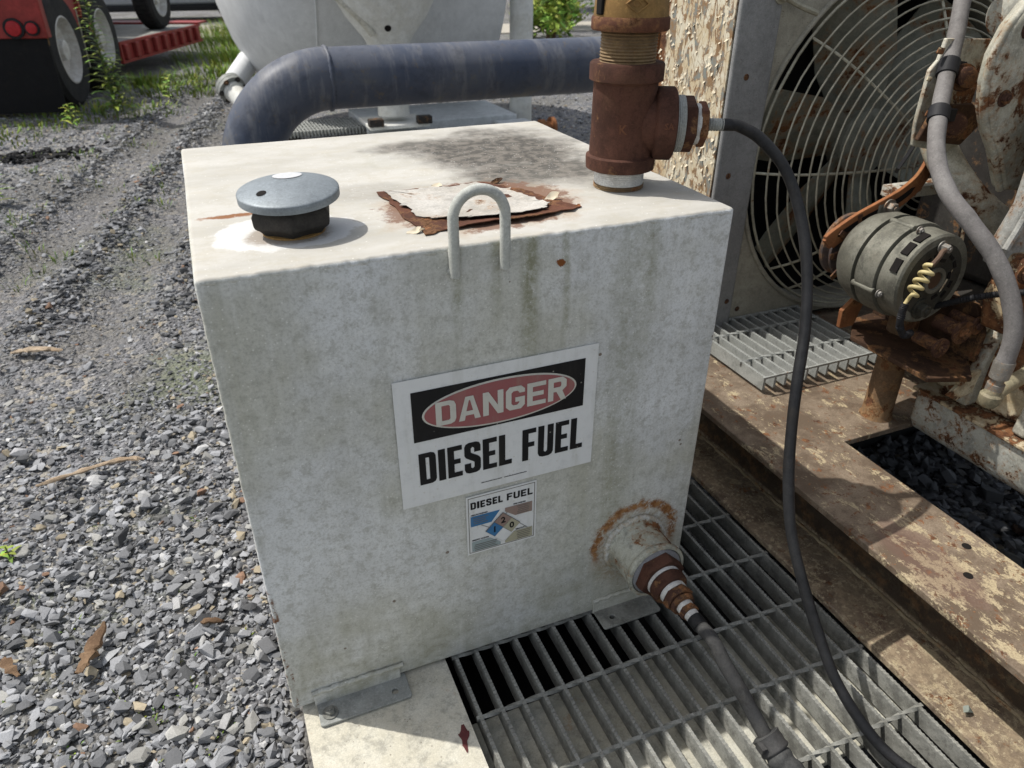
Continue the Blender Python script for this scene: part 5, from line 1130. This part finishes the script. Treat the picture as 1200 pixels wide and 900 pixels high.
# ------------------------------------------------------------------ alternator
ax_, az_ = 1.170, .566
al = thing('alternator', 'round dull grey alternator with gold wire coil on its rear face', 'alternator', (ax_, .08, az_))
def A(y): return (ax_, y, az_)
mb = MB(); mb.lathe(A(-.005), Y, [(0, .060), (.0005, .078), (.004, .0815), (.030, .0820), (.042, .0825), (.0425, .0765), (.046, .0765), (.0465, .0870), (.050, .0880), (.086, .0885), (.0865, .0840), (.092, .0840), (.0925, .0765), (.096, .0765), (.0965, .0880), (.118, .0870), (.140, .079), (.155, .066), (.168, .04)], 80); hs = obj('housing', mb, 'alum', al, angle=28)
for a in np.arange(.3, 6.4, 1.5708):
    u = Vector((math.cos(a), 0, math.sin(a))); mb = MB(); mb.lathe(Vector(A(.028))+u*.086, Y, [(.01, .0055), (.06, .0055)], 14); obj('ear', mb, 'alum', hs, bevel=.001)
    mb = MB(); mb.bolt(Vector(A(.028))+u*.086, -Y, .0055, .005); obj('screw', mb, 'bolt', hs)
mb = MB(); mb.lathe(A(-.0065), Y, [(0, .058), (.003, .071)], 64); ef = obj('rear_face', mb, 'alumdark', al)
mb = MB(); mb.lathe(A(-.007), -Y, [(0, .024), (.004, .0235), (.004, .0165), (.001, .016)], 40); obj('bearing_boss', mb, 'alum', ef)
mb = MB(); mb.lathe(A(-.0078), -Y, [(0, .0158), (.0012, .0145)], 32); obj('bearing_cup', mb, weathered('bearing_brown', (.085, .05, .03), rough=.7), ef)
for k, a in enumerate(np.arange(.1, 6.2, .42)):
    u = Vector((math.cos(a), 0, math.sin(a))); v = Vector((-math.sin(a), 0, math.cos(a))); mb = MB(); rr_ = .047 if k % 3 else .036
    mb.prism([(rr_-.003, -.006), (rr_+.003, -.007), (rr_+.003, .007), (rr_-.003, .006)], Vector(A(-.0068)), u, v, .0012); obj('vent_slot', mb, 'hole', ef)
for a in (2.0, 2.35, 2.75):
    u = Vector((math.cos(a), 0, math.sin(a))); mb = MB(); v = Vector((-math.sin(a), 0, math.cos(a)))
    mb.box((-.012, -.0, -.0015), (.012, .014, .0015), Matrix.Translation(Vector(A(.006))+u*.0825) @ Matrix((v, Y, u)).transposed().to_4x4()); obj('window', mb, 'hole', hs)
mb = MB(); mb.bolt(Vector(A(-.007))+Vector((-.012, 0, -.052)), -Y, .013, .012); obj('terminal_nut', mb, 'alumdark', al)
tp_ = Vector(A(-.008))+Vector((-.006, 0, .062)); mb = MB(); mb.bolt(tp_, -Y, .0075, .014); obj('stud', mb, 'bolt', al)
mb = MB(); c0, c1 = Vector((1.130, -.024, .604)), Vector((1.098, -.027, .558)); dd_ = (c1-c0).normalized(); uu = dd_.orthogonal().normalized(); vv_ = dd_.cross(uu); L_ = (c1-c0).length
Pc = [tp_-Y*.012, tp_+Vector((-.012, -.012, -.003)), c0-dd_*.016+Vector((.004, 0, .0))]+[c0+dd_*L_*t+(uu*math.cos(t*25.1)+vv_*math.sin(t*25.1))*.0092 for t in np.linspace(0, 1, 44)]+[c1+dd_*.008, c1+dd_*.018]
mb.tube(Pc[3:], .0034, n=8, sub=3); obj('gold_coil', mb, 'gold', al, angle=60)
mb = MB(); mb.tube(Pc[:3]+[c0-dd_*.002], .0042, n=8); obj('lead_sleeve', mb, weathered('brown_lead', (.13, .085, .06), rough=.7), al)
mb = MB(); e1 = c1+dd_*.016; mb.tube([e1, e1+Vector((-.001, 0, -.02)), e1+Vector((.004, 0, -.045)), e1+Vector((.022, 0, -.065)), e1+Vector((.05, .01, -.07))], lambda t: .0062+.0008*math.sin(t*160), n=10, sub=14); obj('black_boot', mb, 'black', al, angle=60)
mb = MB(); mb.lathe(A(.166), Y, [(0, .045), (.004, .062), (.010, .062), (.018, .05), (.026, .062), (.034, .062), (.036, .04)], 48); obj('pulley', mb, weathered('pulley', (.10, .08, .075), rust=.4, rs_=18, dirt=.5, rough=.6, metal=.2), al)
mb = MB()
for k in range(10):
    a = k*.628; u = Vector((math.cos(a), 0, math.sin(a))); v = Vector((-math.sin(a), 0, math.cos(a))); mb.prism([(.04, -.008), (.078, -.002), (.078, .008), (.04, .010)], Vector(A(.158)), u, v, .003)
obj('cooling_fins', mb, 'rustbolt', al)
# adjusting strap
st = thing('adjusting_strap', 'curved orange rusty slotted strap bolted above the alternator', 'bracket', (1.19, .165, .65))
P = [(1.082, .168, .590), (1.10, .165, .606), (1.142, .160, .632), (1.191, .156, .653), (1.241, .160, .670), (1.300, .180, .69), (1.345, .205, .722), (1.375, .235, .765)]
mb = MB(); Ps = spline([Vector(p) for p in P], 8); vs = []; fs = []
for i, p in enumerate(Ps):
    t = (Ps[min(i+1, len(Ps)-1)]-Ps[max(i-1, 0)]).normalized(); n_ = t.cross(Y).normalized()
    if n_.z < 0: n_ = -n_
    f = i/(len(Ps)-1); hw_ = .0175*(1 if f > .04 else .7)
    for a, b in ((-.003, 1), (.003, 1), (.003, -1), (-.003, -1)): vs.append(p+Y*a*1.3+n_*hw_*b-n_*.008)
    if i:
        for k in range(4): fs.append((4*i-4+k, 4*i-4+(k+1) % 4, 4*i+(k+1) % 4, 4*i+k))
fs += [(0, 1, 2, 3), tuple(len(vs)-k for k in (1, 2, 3, 4))]; mb.add(vs, fs); obj('strap', mb, 'orange', st, bevel=.001)
mb = MB()
vs = []; fs = []
for i, p in enumerate(Ps[8:38]):
    j = i+8; t = (Ps[j+1]-Ps[j-1]).normalized(); n_ = t.cross(Y).normalized(); n_ = -n_ if n_.z < 0 else n_
    w_ = .0055*min(1, i/2, (29-i)/2)+.0004
    vs += [p-Y*.0045+n_*(w_-.008), p-Y*.0045-n_*(w_+.008)]
    if i: a = len(vs); fs.append((a-4, a-3, a-1, a-2))
mb.add(vs, fs); obj('slot', mb, 'hole', st, fix=False)
mb = MB(); mb.bolt((1.205, .150, .648), -Y, .0105, .012); obj('bolt', mb, 'bolt', st)
mb = MB(); mb.box((1.18, .15, .62), (1.225, .162, .655)); obj('ear', mb, 'alum', al, bevel=.004)

# ------------------------------------------------------------------ grey conduit hose and black loom
cd = thing('conduit_hose', 'worn grey hose clamped to the engine and ending in a threaded fitting', 'hose', (1.139, -.191, .497))
P = [(1.345, .23, 1.12), (1.321, .216, 1.039), (1.289, .185, .989), (1.252, .148, .926), (1.216, .116, .872), (1.176, .078, .822), (1.135, .030, .774), (1.112, -.025, .732), (1.113, -.079, .696), (1.127, -.122, .656), (1.137, -.159, .606), (1.142, -.183, .55), (1.139, -.189, .500)]
mb = MB(); mb.tube(P, lambda t: .0138-.0005*t+.0003*math.sin(t*90), n=24, sub=8); obj('hose', mb, 'conduit', cd, angle=60)
for p, q in (((1.236, .134, .900), (1.222, .122, .879)), ((1.186, .088, .834), (1.173, .076, .817))):
    p, q = Vector(p), Vector(q); mb = MB(); dd_ = (q-p).normalized(); mb.lathe(p, dd_, [(0, .0135), (0, .0168), ((q-p).length, .0168), ((q-p).length, .0135)], 28); mb.box(tuple(p+Vector((.008, -.006, -.022))), tuple(p+Vector((.036, .012, -.002)))); obj('clamp', mb, 'black', cd, bevel=.001)
lm = thing('wire_loom', 'thin black corrugated loom crossing behind the grey hose', 'cable', (1.2, -.02, .54))
P = [(1.20, .01, .50), (1.208, -.04, .535), (1.225, -.075, .556), (1.24, -.105, .570), (1.27, -.15, .585), (1.33, -.22, .60)]
mb = MB(); mb.tube(P, lambda t: .0055+.0008*math.sin(t*330), n=10, sub=26); obj('loom', mb, 'black', lm, angle=60)
mb = MB(); mb.tube([(1.235, .02, .67), (1.222, -.0, .61), (1.20, -.005, .55), (1.19, .0, .53)], .0028, n=8); obj('thin_wire', mb, 'engine_rust', lm)
